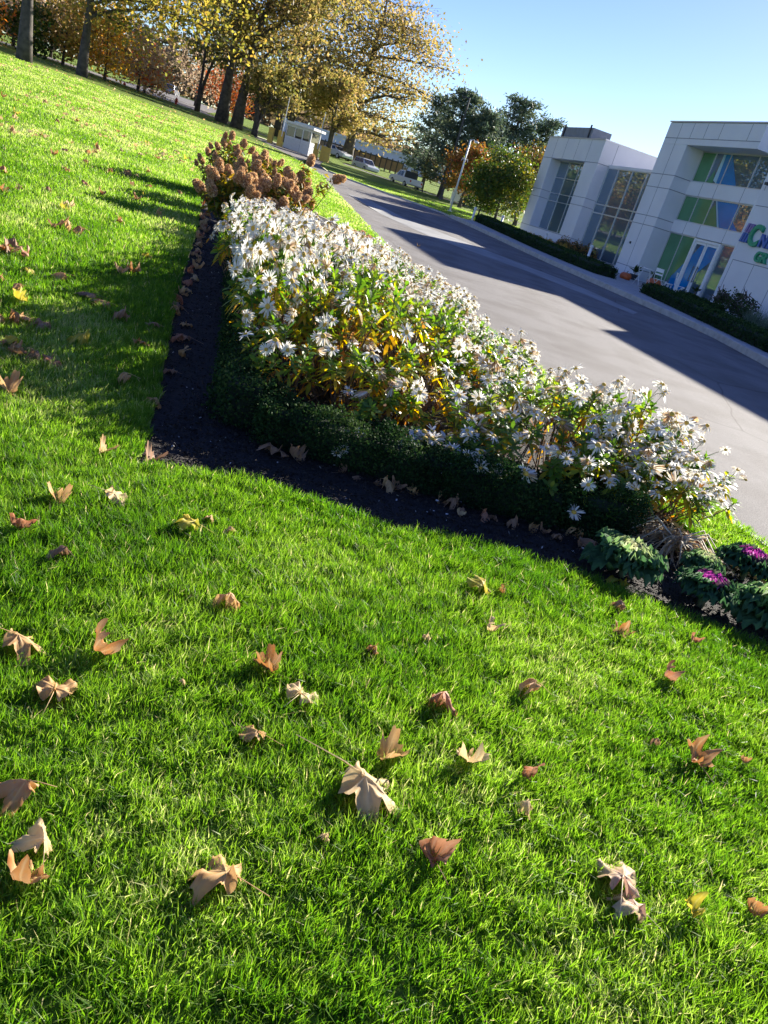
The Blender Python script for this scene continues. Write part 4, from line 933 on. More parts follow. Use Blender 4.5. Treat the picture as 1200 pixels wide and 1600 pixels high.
# mulch chips
def chips():
    r = np.random.default_rng(9); n = 60000; u = r.uniform(-.3, 9, n); v = r.uniform(-.1, 3.3, n) ; v[: n // 2] = r.uniform(-.05, .95, n // 2)
    P = A0[None] + E0[None] * u[:, None] + N0[None] * v[:, None]; m = n // 3; P[:m, 0] = r.uniform(-1.3, 2.5, m); P[:m, 1] = r.uniform(3.1, 4.4, m)
    ok = inpoly(P[:, 0], P[:, 1], BED); P = P[ok]; n = len(P); z = ter(P[:, 0], P[:, 1]) - .012 + .014 * r.uniform(0, 1, n) + .008 * field(P[:, 0], P[:, 1], .15, 2)
    V, F = leafverts(np.c_[P, z], 0, r.uniform(.003, .013, n), .5, .6, rng=r); t = r.uniform(0, .8, n); t = np.where(r.uniform(0, 1, n) < .010, 1.0, t)
    link('mulch', mkmesh('mulch', V, [F], [M['chip']], {'tint': np.repeat(t, 4)}), kind='stuff', cat='mulch', label='dark shredded mulch with a few pale specks')
chips()

# ---------------------------------------------------------------- fallen leaves
def lfmat(name, a, b, c, veinc, transl=.3):
    m = bpy.data.materials.new(name); m.use_nodes = True; n = m.node_tree; p = n.nodes['Principled BSDF']
    at = n.nodes.new('ShaderNodeAttribute'); at.attribute_name = 'tint'; tc = n.nodes.new('ShaderNodeTexCoord')
    n1 = n.nodes.new('ShaderNodeTexNoise'); n1.inputs['Scale'].default_value = 2.6; n1.inputs['Detail'].default_value = 5
    oi = n.nodes.new('ShaderNodeObjectInfo'); va = n.nodes.new('ShaderNodeVectorMath'); va.operation = 'ADD'
    n.links.new(tc.outputs['Object'], va.inputs[0]); n.links.new(oi.outputs['Location'], va.inputs[1]); n.links.new(va.outputs[0], n1.inputs['Vector'])
    rp = n.nodes.new('ShaderNodeValToRGB'); e = rp.color_ramp.elements; e[0].position = .36; e[1].position = .66; e[0].color = rgb(a); e[1].color = rgb(b); k = e.new(.52); k.color = rgb(tuple((x + y) / 2 for x, y in zip(a, b))); k2 = e.new(.74); k2.color = rgb(c)
    n.links.new(n1.outputs['Fac'], rp.inputs['Fac'])
    mx = n.nodes.new('ShaderNodeMix'); mx.data_type = 'RGBA'; mx.inputs[7].default_value = rgb(veinc); n.links.new(at.outputs['Fac'], mx.inputs[0]); n.links.new(rp.outputs['Color'], mx.inputs[6])
    n.links.new(mx.outputs[2], p.inputs['Base Color']); p.inputs['Roughness'].default_value = .6; p.inputs['Specular IOR Level'].default_value = .35
    tr = n.nodes.new('ShaderNodeBsdfTranslucent'); sh = n.nodes.new('ShaderNodeMixShader'); sh.inputs[0].default_value = transl
    n.links.new(mx.outputs[2], tr.inputs['Color']); n.links.new(p.outputs[0], sh.inputs[1]); n.links.new(tr.outputs[0], sh.inputs[2]); n.links.new(sh.outputs[0], n.nodes['Material Output'].inputs[0])
    return m
FM = {'tan': lfmat('dry_leaf_tan', (.52, .29, .11), (.68, .43, .19), (.36, .18, .07), (.76, .54, .28), .4),
      'pale': lfmat('dry_leaf_pale', (.66, .45, .21), (.78, .58, .31), (.48, .29, .12), (.82, .68, .42), .4),
      'brown': lfmat('dry_leaf_brown', (.30, .16, .08), (.44, .26, .14), (.10, .05, .03), (.42, .28, .17)),
      'red': lfmat('dry_leaf_red', (.40, .14, .06), (.52, .27, .15), (.20, .05, .03), (.55, .32, .2)),
      'orange': lfmat('leaf_orange_brown', (.52, .21, .05), (.46, .28, .14), (.60, .24, .03), (.66, .45, .22)),
      'yellow': lfmat('leaf_bright_yellow', (.62, .46, .04), (.44, .44, .06), (.60, .34, .03), (.70, .60, .2), .45),
      'pink': lfmat('leaf_pink_yellow', (.55, .32, .22), (.60, .48, .24), (.34, .17, .13), (.72, .58, .4))}
def leaf_mesh(seed, curl=.2, fold=0.0, roll=0.0, crump=.05, stalk=.5, lobes=5):
    r = np.random.default_rng(seed); na, nr = 60, 6
    tips = {5: [90, 38, 142, -18, 198], 3: [90, 22, 158]}[lobes]; Ls = {5: [1, .88, .88, .58, .58], 3: [1, .85, .85]}[lobes]
    V, T = [], []
    th = np.linspace(-90, 270, na, endpoint=False)
    outline = []
    for a in th:
        R0 = .42
        for t, l in zip(tips, Ls):
            dd = abs((a - t + 180) % 360 - 180); R0 = max(R0, l * (1 - (dd / 46.0)) ** .5 if dd < 46 else 0)
        R0 *= 1 + .07 * math.sin(R(a) * 17) + r.normal(0, .03); 
        if a < -72 or a > 252: R0 = .12
        outline.append(R0 * .52)
    ph = r.uniform(0, 6, 6)
    for k in range(nr + 1):
        for a, R0 in zip(th, outline):
            q = k / nr; x = math.cos(R(a)) * R0 * q; y = math.sin(R(a)) * R0 * q
            vd = min(abs((a - t + 180) % 360 - 180) for t in tips); v = math.exp(-(R(vd) * R0 * q / .012) ** 2)
            z = curl * (x * x + y * y) * 2.2 + fold * abs(x) * 1.3 + crump * (math.sin(x * 13 + ph[0]) * math.cos(y * 11 + ph[1]) + .6 * math.sin((x + y) * 23 + ph[2])) * q + .02 * v
            z += curl * .5 * q ** 3 * math.sin(R(a) * 5 + ph[3]) * .35
            if roll:
                ang = roll * y; yy = math.sin(ang) / roll; z2 = (1 - math.cos(ang)) / roll; y, z = yy - z * math.sin(ang), z2 + z * math.cos(ang)
            V.append((x, y, z)); T.append(.65 * v * (q < .95))
    F = [(k * na + i, k * na + (i + 1) % na, (k + 1) * na + (i + 1) % na, (k + 1) * na + i) for k in range(nr) for i in range(na)]
    mb = MB(); mb.add(V, F, T)
    if stalk: mb.tube([(0, 0, .01), (.02 * r.normal(), -.2 * stalk - .1, .03), (.06 * r.normal(), -.2 - stalk * .75, .01)], [.009, .007, .006], 5, a=.9)
    me = mb.mesh('fallen_leaf', [FM['tan']], True); me.materials[0] = None; me.materials[0] = FM['tan']; return me
LV = {'open': [leaf_mesh(1, -.4, -.25, .5, .05, .9), leaf_mesh(2, -.6, .2, 0, .06, .6), leaf_mesh(3, .6, .2, 1.2, .06, .5)],
      'fold': [leaf_mesh(4, .3, .9, 0, .05, .5), leaf_mesh(5, -.5, -.7, 0, .05, .4, 3), leaf_mesh(6, .2, .8, 1.4, .05, .3)],
      'curl': [leaf_mesh(7, .7, .4, 2.2, .08, .4), leaf_mesh(8, .5, .8, 2.8, .09, .2), leaf_mesh(9, -.7, -.4, -2.2, .09, .5, 3)],
      'dome': [leaf_mesh(10, -1.0, -.3, -1.6, .05, .4), leaf_mesh(11, -1.2, -.5, 0, .08, .2)]}
lc = [0]; LCO = {}
def leaf_co(me):
    if me.name not in LCO: a = np.zeros(len(me.vertices) * 3); me.vertices.foreach_get('co', a); LCO[me.name] = a.reshape(-1, 3)
    return LCO[me.name]
def leaf(x, y, size, form, color, rz, label, group, dz=.034, tilt=None, i=None):
    lc[0] += 1; r = random.Random(lc[0] * 13); v = LV[form]; me = v[(lc[0] if i is None else i) % len(v)]
    o = link('fallen_leaf', me, None, (x, y, tz(x, y) + dz), label=label, cat='leaf', group=group)
    t = (tilt[0] * .5, tilt[1] * .5) if tilt else (r.uniform(-.25, .25), r.uniform(-.25, .25)); nv = Vector((.16 + t[1], .18 - t[0] * .6, 1)).normalized(); o.rotation_euler = (Vector((0, 0, 1)).rotation_difference(nv).to_matrix() @ Matrix.Rotation(R(rz), 3, 'Z')).to_euler(); s = size * (1.5 if size == .165 else 1.15 if size > .15 else 1.38); o.scale = (s, s, s)
    zz = leaf_co(me) @ np.array(o.rotation_euler.to_matrix())[2] * s; o.location.z -= float(np.percentile(zz, 8)) + .012
    o.material_slots[0].link = 'OBJECT'; o.material_slots[0].material = FM[color]; return o
G = 'fallen leaves on the near lawn'
NL = [(.16, 1.54, .165, 'open', 'pale', -100, 'largest tan leaf of the near lawn, its long stalk pointing left', (.35, .1), 0), (.215, 1.69, .10, 'fold', 'tan', -60, 'folded tan leaf touching the top of the largest leaf', None, 0),
 (.46, 1.79, .105, 'open', 'pale', 200, 'pale crumpled leaf with light ribs right of the largest leaf', None, 2), (.65, 1.79, .085, 'curl', 'red', 40, 'rust red curled leaf right of the pale crumpled one', None, 1),
 (.63, 1.66, .07, 'curl', 'pale', 130, 'small pale curled leaf just below the rust red one', None, 2), (.38, 1.39, .11, 'curl', 'red', 20, 'dark red brown rolled leaf below and right of the largest leaf', None, 0),
 (-.1, 1.16, .125, 'open', 'tan', 80, 'tan leaf with its stalk pointing right near the bottom of the lawn', None, 1), (-.49, 1.1, .09, 'fold', 'pale', 30, 'tan leaf lying against an orange one at the lower left', None, 1),
 (-.48, 1.03, .095, 'open', 'orange', 170, 'orange yellow leaf lowest in the lower left pair', None, 2), (-.6, 1.22, .10, 'fold', 'orange', 100, 'flat orange tan leaf at the left edge above the lower left pair', None, 1),
 (-.71, 1.55, .115, 'open', 'tan', 20, 'triangular tan leaf at the left, standing on one corner', (.6, -.2), 1), (-.69, 1.77, .12, 'curl', 'orange', 150, 'twisted orange leaf above the triangular tan one', None, 0),
 (-.9, 1.69, .115, 'open', 'tan', -70, 'tan leaf cut by the left edge of the picture halfway down', None, 0), (-.43, 2.2, .10, 'dome', 'tan', 10, 'boxy domed tan leaf alone in the middle left', None, 0),
 (-.2, 1.92, .095, 'fold', 'orange', 70, 'tan leaf with one orange lobe left of the centre', None, 0), (-.08, 1.83, .12, 'open', 'pale', -10, 'wide pale tan leaf with two lobes like wings', (.25, 0), 1),
 (-.16, 1.62, .08, 'open', 'tan', 60, 'small lobed tan leaf below the wing shaped one', None, 0), (.11, 2.18, .055, 'dome', 'orange', 0, 'small orange leaf standing in the grass at the centre', None, 1),
 (.36, 2.01, .12, 'curl', 'red', -30, 'reddish curled leaf with pale edge right of the centre', None, 2), (.69, 2.24, .105, 'dome', 'tan', 60, 'brown tan leaf arched like a roof with its stalk to the lower right', None, 0),
 (.54, 2.57, .08, 'curl', 'pale', 120, 'whitish curled leaf below the bright yellow one', None, 1), (.5, 2.86, .12, 'open', 'yellow', 15, 'bright lemon yellow leaf standing near the bed edge', (.9, .1), 0),
 (.6, 2.93, .075, 'curl', 'orange', 80, 'small orange leaf beside the bright lemon yellow one', None, 0), (1.13, 2.87, .10, 'open', 'orange', -40, 'orange leaf with a pale tip below the green kale', None, 2),
 (1.18, 3.12, .09, 'dome', 'brown', 20, 'upright brown leaf nearest the green kale', (1.0, 0), 0), (1.52, 3.01, .065, 'curl', 'red', 0, 'small dark red leaf below the magenta kale', None, 1),
 (1.3, 2.63, .10, 'curl', 'red', 100, 'folded red and tan leaf at the right with one lobe raised', None, 0), (1.28, 2.13, .13, 'open', 'orange', 10, 'orange leaf with a grey tan centre at the right', (.2, .2), 2),
 (1.48, 2.21, .04, 'curl', 'orange', 0, 'tiny orange leaf just right of the orange and grey one', None, 0), (1.14, 2.17, .035, 'dome', 'brown', 0, 'tiny brown leaf left of the orange and grey one', None, 0),
 (.88, 1.49, .135, 'open', 'pink', -20, 'large pinkish leaf at the lower right with mottled top', (.2, -.2), 0), (.91, 1.42, .105, 'open', 'pink', 60, 'yellowish lobed leaf tucked under the large pinkish one', (-.1, .2), 1),
 (1.07, 1.46, .08, 'open', 'yellow', 40, 'yellow leaf standing right of the large pinkish leaf', (.7, 0), 2), (1.27, 1.53, .07, 'curl', 'orange', 0, 'orange curled leaf at the right edge near the bottom', None, 0),
 (-1.09, 2.7, .12, 'open', 'pale', -70, 'pale fan shaped leaf near the lower mulch corner', (.5, 0), 1), (-1.24, 2.54, .095, 'fold', 'tan', 40, 'tan folded leaf left of the pale fan shaped one', None, 0),
 (-1.24, 2.27, .095, 'curl', 'red', 30, 'red orange leaf by the left edge below the folded tan one', None, 1), (-.73, 2.65, .11, 'open', 'yellow', 100, 'yellow brown leaf below the mulch corner', None, 1),
 (-.69, 2.76, .065, 'fold', 'tan', 0, 'small tan leaf touching the yellow brown one', None, 1), (-.59, 2.72, .06, 'curl', 'pale', 50, 'small pale curled leaf right of the yellow brown one', None, 2),
 (-1.03, 2.19, .095, 'curl', 'brown', 60, 'dark thin leaf half sunk in the grass at the left', None, 2), (.29, 2.37, .04, 'dome', 'pale', 0, 'tiny pale leaf above the reddish curled one', None, 1),
 (.1, 1.35, .03, 'dome', 'pale', 0, 'tiny tan fragment below the largest leaf', None, 1), (-.42, 1.74, .024, 'dome', 'pale', 0, 'tiny whitish fragment left of the centre', None, 1),
 (-1.33, 3.1, .09, 'fold', 'tan', 0, 'tan leaf on the shade line just left of the mulch corner', None, 0), (-2.0, 3.45, .175, 'fold', 'tan', 60, 'big tan leaf cut by the left edge in the shaded lawn', None, 0),
 (-1.67, 4.08, .12, 'dome', 'tan', 100, 'upright tan leaf in the shaded lawn', (.7, 0), 0), (-1.92, 4.84, .115, 'open', 'orange', 0, 'orange brown starry leaf higher in the shaded lawn', None, 1),
 (-2.04, 5.37, .11, 'open', 'brown', 50, 'brown leaf above the starry one in the shaded lawn', None, 0), (-2.35, 4.09, .08, 'fold', 'yellow', 90, 'flat yellow leaf by the left edge in the shade', None, 1)]
for (x, y, s, f, c, rz, lb, tl, i) in NL: leaf(x, y, s, f, c, rz, lb, G, tilt=tl, i=i, dz=.06 if c == 'yellow' else .04)
G2 = 'dry leaves on the dark mulch'
ML = [(-1.15, 3.23, .11, 'fold', 'brown', 0, 'brown leaf pair member lying in the mulch corner'), (-.66, 3.80, .20, 'open', 'brown', 30, 'large curled brown leaf against the front hedge corner'), (-.55, 3.82, .15, 'fold', 'brown', 80, 'brown leaf leaning on the right side of the large one by the hedge corner'),
      (-1.43, 3.96, .11, 'dome', 'tan', 20, 'tan leaf at the mulch edge above the corner'), (-1.59, 4.61, .10, 'open', 'brown', 70, 'flat brown leaf at the shaded mulch edge'), (-1.30, 4.9, .09, 'fold', 'brown', 10, 'brown leaf alone in the middle of the side mulch strip'),
      (.4, 3.75, .055, 'curl', 'pale', 0, 'small pale leaf in the middle of the front mulch strip'), (1.27, 3.48, .13, 'open', 'yellow', 40, 'ochre leaf at the mulch edge touching the green kale'), (.02, 3.84, .10, 'fold', 'brown', 0, 'brown leaf wedged under the left half of the front hedge'),
      (1.1, 3.97, .11, 'dome', 'tan', 0, 'tan leaf under the rounded hedge end'), (1.17, 3.86, .11, 'fold', 'brown', 60, 'brown leaf in front of the rounded hedge end'), (1.29, 4.42, .13, 'dome', 'red', 30, 'dark red leaf caught on top of the rounded hedge end'),
      (1.91, 4.36, .13, 'fold', 'red', 0, 'red brown leaf right of the withered clump'), (1.47, 4.02, .13, 'open', 'brown', 20, 'brown leaf at the left foot of the withered clump'), (1.38, 3.85, .12, 'fold', 'tan', 90, 'tan leaf between the rounded hedge end and the green kale')]
for (x, y, s, f, c, rz, lb) in ML: leaf(x, y, s, f, c, rz, lb, G2, dz=.0 if y < 4.4 else .0)
random.seed(5)
for k in range(16):
    x = -.30 + k * .092 + random.uniform(-.03, .03); leaf(x, 3.86 + random.uniform(-.04, .02), random.uniform(.06, .10), random.choice(['fold', 'dome', 'curl']), random.choice(['brown', 'tan', 'brown', 'red']), random.uniform(0, 360), 'dry leaf in the row caught along the foot of the front hedge', 'leaves along the foot of the front hedge', dz=-.01)
for k in range(34):
    x, y = uv(1.9 + k * .26 + random.uniform(-.1, .1), random.uniform(.0, .12)); leaf(x, y, random.uniform(.09, .14), random.choice(['fold', 'dome', 'curl', 'open']), random.choice(['brown', 'tan', 'tan', 'red', 'pale']), random.uniform(0, 360), 'dry leaf lining the far mulch edge beside the lawn', 'leaves lining the edge between lawn and mulch', dz=.0)
r_ = random.Random(99); cnt = 0
while cnt < 150:
    d = 4.5 * math.exp(r_.uniform(0, math.log(6.0))); an = R(r_.uniform(-40, -17)); x, y = d * math.sin(an), d * math.cos(an)
    if inpoly([x], [y], BED)[0] or polydist(np.array([x]), np.array([y]), BED)[0] < .25: continue
    c = r_.choice(['tan', 'tan', 'pale', 'brown', 'orange', 'orange', 'yellow', 'red']); w = {'tan': 'tan', 'pale': 'pale tan', 'brown': 'dark brown', 'orange': 'orange', 'yellow': 'yellow', 'red': 'russet'}[c]
    leaf(x, y, r_.uniform(.11, .17) * (1 + .01 * d), r_.choice(['open', 'fold', 'dome', 'open', 'curl']), c, r_.uniform(0, 360), w + ' leaf scattered on the upper lawn left of the bed', w + ' leaves on the upper lawn'); cnt += 1
def litter():
    r = np.random.default_rng(44); n = 2200; d = 16 * np.exp(r.uniform(0, math.log(5.0), n)); an = R(-44) + r.uniform(0, 1, n) * R(30); x, y = d * np.sin(an), d * np.cos(an)
    ok = ~inpoly(x, y, BED) & ~inpoly(x, y, ROAD) & (field(x, y, 7, 55) > 0); x, y, d = x[ok], y[ok], d[ok]
    V, F = leafverts(np.stack([x, y, ter(x, y) + .05], 1), 0, .032 * (1 + d / 40) * r.uniform(.6, 1.2, len(x)), .8, .8, rng=r)
    link('leaf_litter', mkmesh('leaf_litter', V, [F], [FM['tan']], {'tint': np.repeat(r.uniform(0, .8, len(x)), 4)}), kind='stuff', cat='leaf litter', label='countless small dry leaves sprinkled over the far lawn')
litter()
for (x, y, c, lb) in ((2.75, 5.0, 'red', 'dark red leaf on the asphalt beside the narrow grass strip'), (.28, 12.5, 'tan', 'tan leaf alone on the sunlit driveway'), (3.1, 8.6, 'pale', 'pale leaf on the near sunlit asphalt'), (-1.2, 20.5, 'tan', 'tan leaf on the driveway near the shadow tip'), (3.9, 7.2, 'tan', 'tan leaf on the asphalt towards the right edge')):
    leaf(x, y, .16, 'fold', c, 30, lb, 'leaves on the driveway', dz=-.045)

# ---------------------------------------------------------------- street things
def lamp_post(x, y, z, h, label):
    t = empty('lamp_post', (x, y, z - .15), R(20), label=label, cat='lamp post')
    MB().tube([(0, 0, 0), (0, 0, .35 + h * .5), (0, 0, h + .15)], [.062, .055, .045], 10).build('pole', M['white'], t, smooth=True)
    MB().box(-.12, .12, -.12, .12, .1, .19).build('base_plate', M['white'], t)
    MB().tube([(0, 0, h + .1), (.18, 0, h + .2), (.32, 0, h + .14)], .02, 6).build('arm', M['white'], t)
    MB().lathe([(.05, 0), (.15, .03), (.16, .08), (.05, .13)], (.40, 0, h + .04), 12).build('lamp_head', M['white'], t, smooth=True)
    for s_ in (-1, 1):
        MB().tube([(0, 0, h * .75), (.16 * s_, 0, h * .78), (.20 * s_, 0, h * .74)], .022, 6).build('floodlight', M['white'], t)
lamp_post(-1.6, 50, .75, 4.15, 'white lamp post at the near end of the sidewalk kerb')
def black_lamp(x, y, z, h):
    t = empty('street_lamp', (x, y, z - .2), 0, label='tall black street lamp rising above the pines', cat='street lamp')
    MB().tube([(0, 0, 0), (0, 0, h + .2)], [.11, .07], 8).build('pole', M['dark'], t)
    MB().box(-.16, .16, -.16, .16, 0, .3).build('base', M['dark'], t)
    MB().box(-.62, .05, -.14, .14, h + .12, h + .22).build('lamp_head', M['dark'], t)
black_lamp(-3.2, 68, 1.34, 7.6)
def bollard(s, off, z, h, label):
    x, y = fw(s, off); t = empty('path_light', (x, y, z), 0, label=label, cat='bollard', group='white path lights in the planting')
    MB().tube([(0, 0, -.3), (0, 0, h * .82)], .07, 10).build('post', M['white'], t, smooth=True); MB().lathe([(.09, 0), (.09, .10), (.075, .13), (.01, .15)], (0, 0, h * .82), 12).build('cap', M['white'], t, smooth=True)
bollard(11.9, -.8, .45, .85, 'white path light in front of the lower white block'); bollard(6.8, -.8, .42, .95, 'white path light in front of the glass passage')
for (x, y, z, lb) in ((-.1, 46.3, .66, 'white path light by the trunk of the rounded green maple'), (1.6, 47.6, .68, 'white path light at the far corner of the lower white block')):
    t = empty('path_light', (x, y, z), 0, label=lb, cat='bollard', group='white path lights in the planting'); MB().tube([(0, 0, -.3), (0, 0, .62)], .07, 10).build('post', M['white'], t, smooth=True); MB().lathe([(.09, 0), (.09, .1), (.01, .15)], (0, 0, .62), 12).build('cap', M['white'], t)

# hedges and planting by the building
hedge('boxwood_hedge', 'long dark hedge between the sidewalk and the glass passage', [(.5, 45.6), (1.9, 41.2), (3.5, 36.2), (4.9, 32.8), (5.62, 31.4)], 1.0, .50, 26000, .03, 411, group='hedges along the building', rnd=.03, loc_noise=.03)
hedge('boxwood_hedge', 'dark hedge between the sidewalk and the entrance with the letters above', [(6.85, 28.2), (7.5, 24.2), (7.95, 21), (8.5, 17.5), (9.0, 14.2)], 1.0, .45, 26000, .03, 412, group='hedges along the building', rnd=.03, loc_noise=.03)
hedge('boxwood_hedge', 'short dark hedge behind the longer one, right of the entrance doors', [fw(-1.9, -1.3), fw(-4.2, -1.2)], .4, .40, 7000, .028, 413, group='hedges along the building', rnd=.03, loc_noise=.03)
def bush(x, y, z, w, h, lm, n, ls, seed, label, group, name='shrub', tmean=.4, limbs=7):
    return tree(name, label, 'shrub', (x, y, z), h * .9, (x, y, z + h * .6, w, w, h * .42), .025, n, ls, lm, seed, group=group, limbs=limbs, low=.15, twig=4, clump=1.3, tmean=tm_ if False else tmean)
def mound(name, x, y, z, w, h, lm, n, ls, seed, label, group, tmean):
    r = np.random.default_rng(seed); root = empty(name, (x, y, z), 0, label=label, cat='shrub', group=group)
    a = r.uniform(0, 6.28, n); el = np.arcsin(r.uniform(0, 1, n)); q = r.uniform(.75, 1.05, n) * (1 + .12 * np.sin(a * 3 + seed) + .08 * np.sin(a * 5 + el * 4))
    P = np.stack([np.cos(a) * np.cos(el) * w * q, np.sin(a) * np.cos(el) * w * q, np.sin(el) * h * q], 1); V, F = leafverts(P, 0, ls * r.uniform(.6, 1.3, n), .65, 0, rng=r)
    link('foliage', mkmesh('foliage', V, [F], [LM[lm]], {'tint': np.repeat(np.clip(tmean + r.normal(0, .16, n), 0, 1), 4)}), root)
    m = MB(); m.lathe([(w * .78, -.05), (w * .74, h * .4), (w * .45, h * .74), (w * .1, h * .84)], n=10); m.build('branches', M['hedgecore'], root)
for i, (s, off, c, lb) in enumerate(((12.3, -1.5, 'yellow', 'leftmost yellow chrysanthemum mound in the bed of the lower block'), (10.7, -1.7, 'yellow', 'second yellow chrysanthemum mound in front of the lower block'), (9.6, -1.7, 'yellow', 'third yellow chrysanthemum mound near the corner of the lower block'), (8.1, -1.6, 'yellow', 'rightmost yellow chrysanthemum mound before the glass passage'))):
    x, y = fw(s, off); mound('chrysanthemum', x, y, .5, .40, .48, c, 1500, .035, 700 + i, lb, 'yellow chrysanthemum mounds', .75)
for i, (s, off, lb) in enumerate(((10.2, -.5, 'dark reddish shrub under the corner of the lower block'), (9.0, -.4, 'dark reddish shrub left of the glass passage lamp'), (7.7, -.4, 'dark reddish shrub against the glass passage'))):
    x, y = fw(s, off); mound('shrub', x, y, .5, .52, .75, 'rust', 1500, .04, 710 + i, lb, 'reddish shrubs by the wall', .5)
for i, (s, off, h, lb) in enumerate(((-3.1, -.45, 1.0, 'slim dark green shrub left of the pair against the panelled wall'), (-3.9, -.5, 1.15, 'larger dark green shrub in the middle of the panelled wall'), (-4.6, -.5, .95, 'dark green shrub next to the ornamental grass'))):
    x, y = fw(s, off); bush(x, y, .35, .30, h * .85, 'green', 700, .045, 720 + i, lb, 'dark shrubs against the panelled wall', tmean=.05)
def orn_grass(s, off, label, seed):
    r = np.random.default_rng(seed); x, y = fw(s, off); root = empty('ornamental_grass', (x, y, .35), 0, label=label, cat='ornamental grass', group='grey green ornamental grasses'); n = 420
    a = r.uniform(0, 6.28, n); el = r.uniform(.7, 1.5, n); d = np.stack([np.cos(a) * np.cos(el), np.sin(a) * np.cos(el), np.sin(el)], 1)
    V, F, k = strip_leaves(r.normal(0, .12, (n, 3)) * [1, 1, 0], d, r.uniform(.5, .95, n), r.uniform(.01, .018, n), r.uniform(.05, .4, n), r, 3, (1, .9, .7, .1))
    link('blades', mkmesh('blades', V, [F], [M['ograss']], {'tint': np.repeat(r.uniform(0, 1, n), k)}), root)
M['ograss'] = leafmat('grey_green_blades', [(0, (.08, .13, .08)), (1, (.22, .28, .19))], .3)
orn_grass(-5.7, -.9, 'ornamental grass tuft nearest the dark shrubs', 731); orn_grass(-6.6, -1.0, 'second ornamental grass tuft from the dark shrubs', 732); orn_grass(-7.5, -1.1, 'ornamental grass tuft at the right edge of the picture', 733)

# cafe corner
ZP = .42
def local(s, off, z=ZP): x, y = fw(s, off); return (x, y, z)
RZ = math.atan2(-DV[1], -DV[0])
def table(s, off):
    t = empty('bistro_table', local(s, off), RZ, label='small white folding bistro table on the sidewalk', cat='table')
    MB().lathe([(.30, 0), (.31, .012), (.30, .024)], (0, 0, .70), 20).build('tabletop', M['white'], t)
    for sx in (-1, 1):
        for sy in (-1, 1): MB().tube([(sx * .20, sy * .26, .70), (-sx * .22, sy * .26, 0)], .013, 6).build('leg', M['white'], t)
    MB().tube([(-.2, -.26, .2), (-.2, .26, .2)], .01, 5).build('brace', M['white'], t)
def chair(s, off, rz, label, high=.86):
    t = empty('folding_chair', local(s, off), RZ + rz, label=label, cat='chair', group='white folding chairs')
    f = MB()
    for k in range(5): f.box(-.19, .19, -.19 + k * .08, -.13 + k * .08, .44, .455)
    f.build('seat', M['white'], t)
    for sx in (-1, 1):
        MB().tube([(sx * .2, .22, 0), (sx * .2, -.20, .46)], .012, 6).build('leg', M['white'], t)
        MB().tube([(sx * .18, -.26, 0), (sx * .18, .18, .46), (sx * .18, .24, high)], .012, 6).build('leg', M['white'], t)
    MB().box(-.18, .18, .215, .235, high - .14, high).build('backrest', M['white'], t); MB().box(-.18, .18, .200, .215, high - .26, high - .2).build('back_slat', M['white'], t)
table(.3, -1.7); chair(-.15, -1.25, R(200), 'white folding chair beside the bistro table, turned towards it')
chair(-1.15, -1.0, R(150), 'white folding chair by the entrance doors behind the short hedge', .9)
def stool(s, off):
    t = empty('stool', local(s, off, .36), RZ, label='cream stool in front of the left entrance window', cat='stool')
    MB().lathe([(.17, 0), (.18, .02), (.17, .04)], (0, 0, .42), 16).build('seat', M['white'], t)
    for k in range(4): a = R(45 + 90 * k); MB().tube([(.12 * math.cos(a), .12 * math.sin(a), .42), (.17 * math.cos(a), .17 * math.sin(a), 0)], .022, 6).build('leg', M['white'], t)
stool(.76, -.15)
def pumpkin(s, off, r0, label, z=ZP):
    t = empty('pumpkin', local(s, off, z), 0, label=label, cat='pumpkin', group='orange pumpkins on the patio'); n = 40; vs = []; prof = [(.15, .04), (.7, .02), (.97, .28), (1, .5), (.9, .72), (.6, .9), (.2, .86)]
    for (q, zz) in prof:
        for k in range(n): a = 2 * math.pi * k / n; rr = r0 * q * (1 - .07 * abs(math.cos(a * 5))); vs.append((rr * math.cos(a), rr * math.sin(a), r0 * 1.35 * zz))
    m = len(prof); mb = MB(); mb.add(vs, [(i * n + k, i * n + (k + 1) % n, (i + 1) * n + (k + 1) % n, (i + 1) * n + k) for i in range(m - 1) for k in range(n)] + [tuple(range(n))[::-1], tuple((m - 1) * n + k for k in range(n))])
    mb.build('body', M['pumpkin'], t, smooth=True); MB().tube([(0, 0, r0 * 1.1), (.01, 0, r0 * 1.35), (.04, 0, r0 * 1.5)], [.03, .02, .022], 6).build('stem', M['stemg'], t)
pumpkin(1.85, -1.55, .25, 'pumpkin at the end of the long hedge, left of the bistro table'); pumpkin(1.1, -.6, .33, 'largest pumpkin, right of the bistro table'); pumpkin(-1.5, -.9, .26, 'pumpkin at the foot of the entrance doors')
def planter(s, off, label, seed, h=.75, lm='green'):
    x, y = fw(s, off); t = empty('potted_plant', (x, y, ZP - .04), 0, label=label, cat='potted plant', group='dark potted plants by the entrance')
    MB().lathe([(.13, 0), (.19, .3), (.20, .34), (.17, .34), (.16, .30)], n=16).build('pot', M['dark'], t, smooth=True)
    r = np.random.default_rng(seed); n = 46; a = r.uniform(0, 6.28, n); el = r.uniform(.1, 1.4, n); d = np.stack([np.cos(a) * np.cos(el), np.sin(a) * np.cos(el), np.sin(el)], 1)
    V, F, k = strip_leaves(r.normal(0, .05, (n, 3)) + [0, 0, .5], d, r.uniform(.2, .4, n) * h / .75, r.uniform(.04, .07, n), r.uniform(.1, .6, n), r, 3, (.3, 1, .9, .1))
    link('foliage', mkmesh('foliage', V, [F], [LM[lm]], {'tint': np.repeat(r.uniform(0, .35, n), k)}), t); MB().tube([(0, 0, .25), (.02, 0, .6)], [.02, .012], 6).build('stem', M['twig'], t)
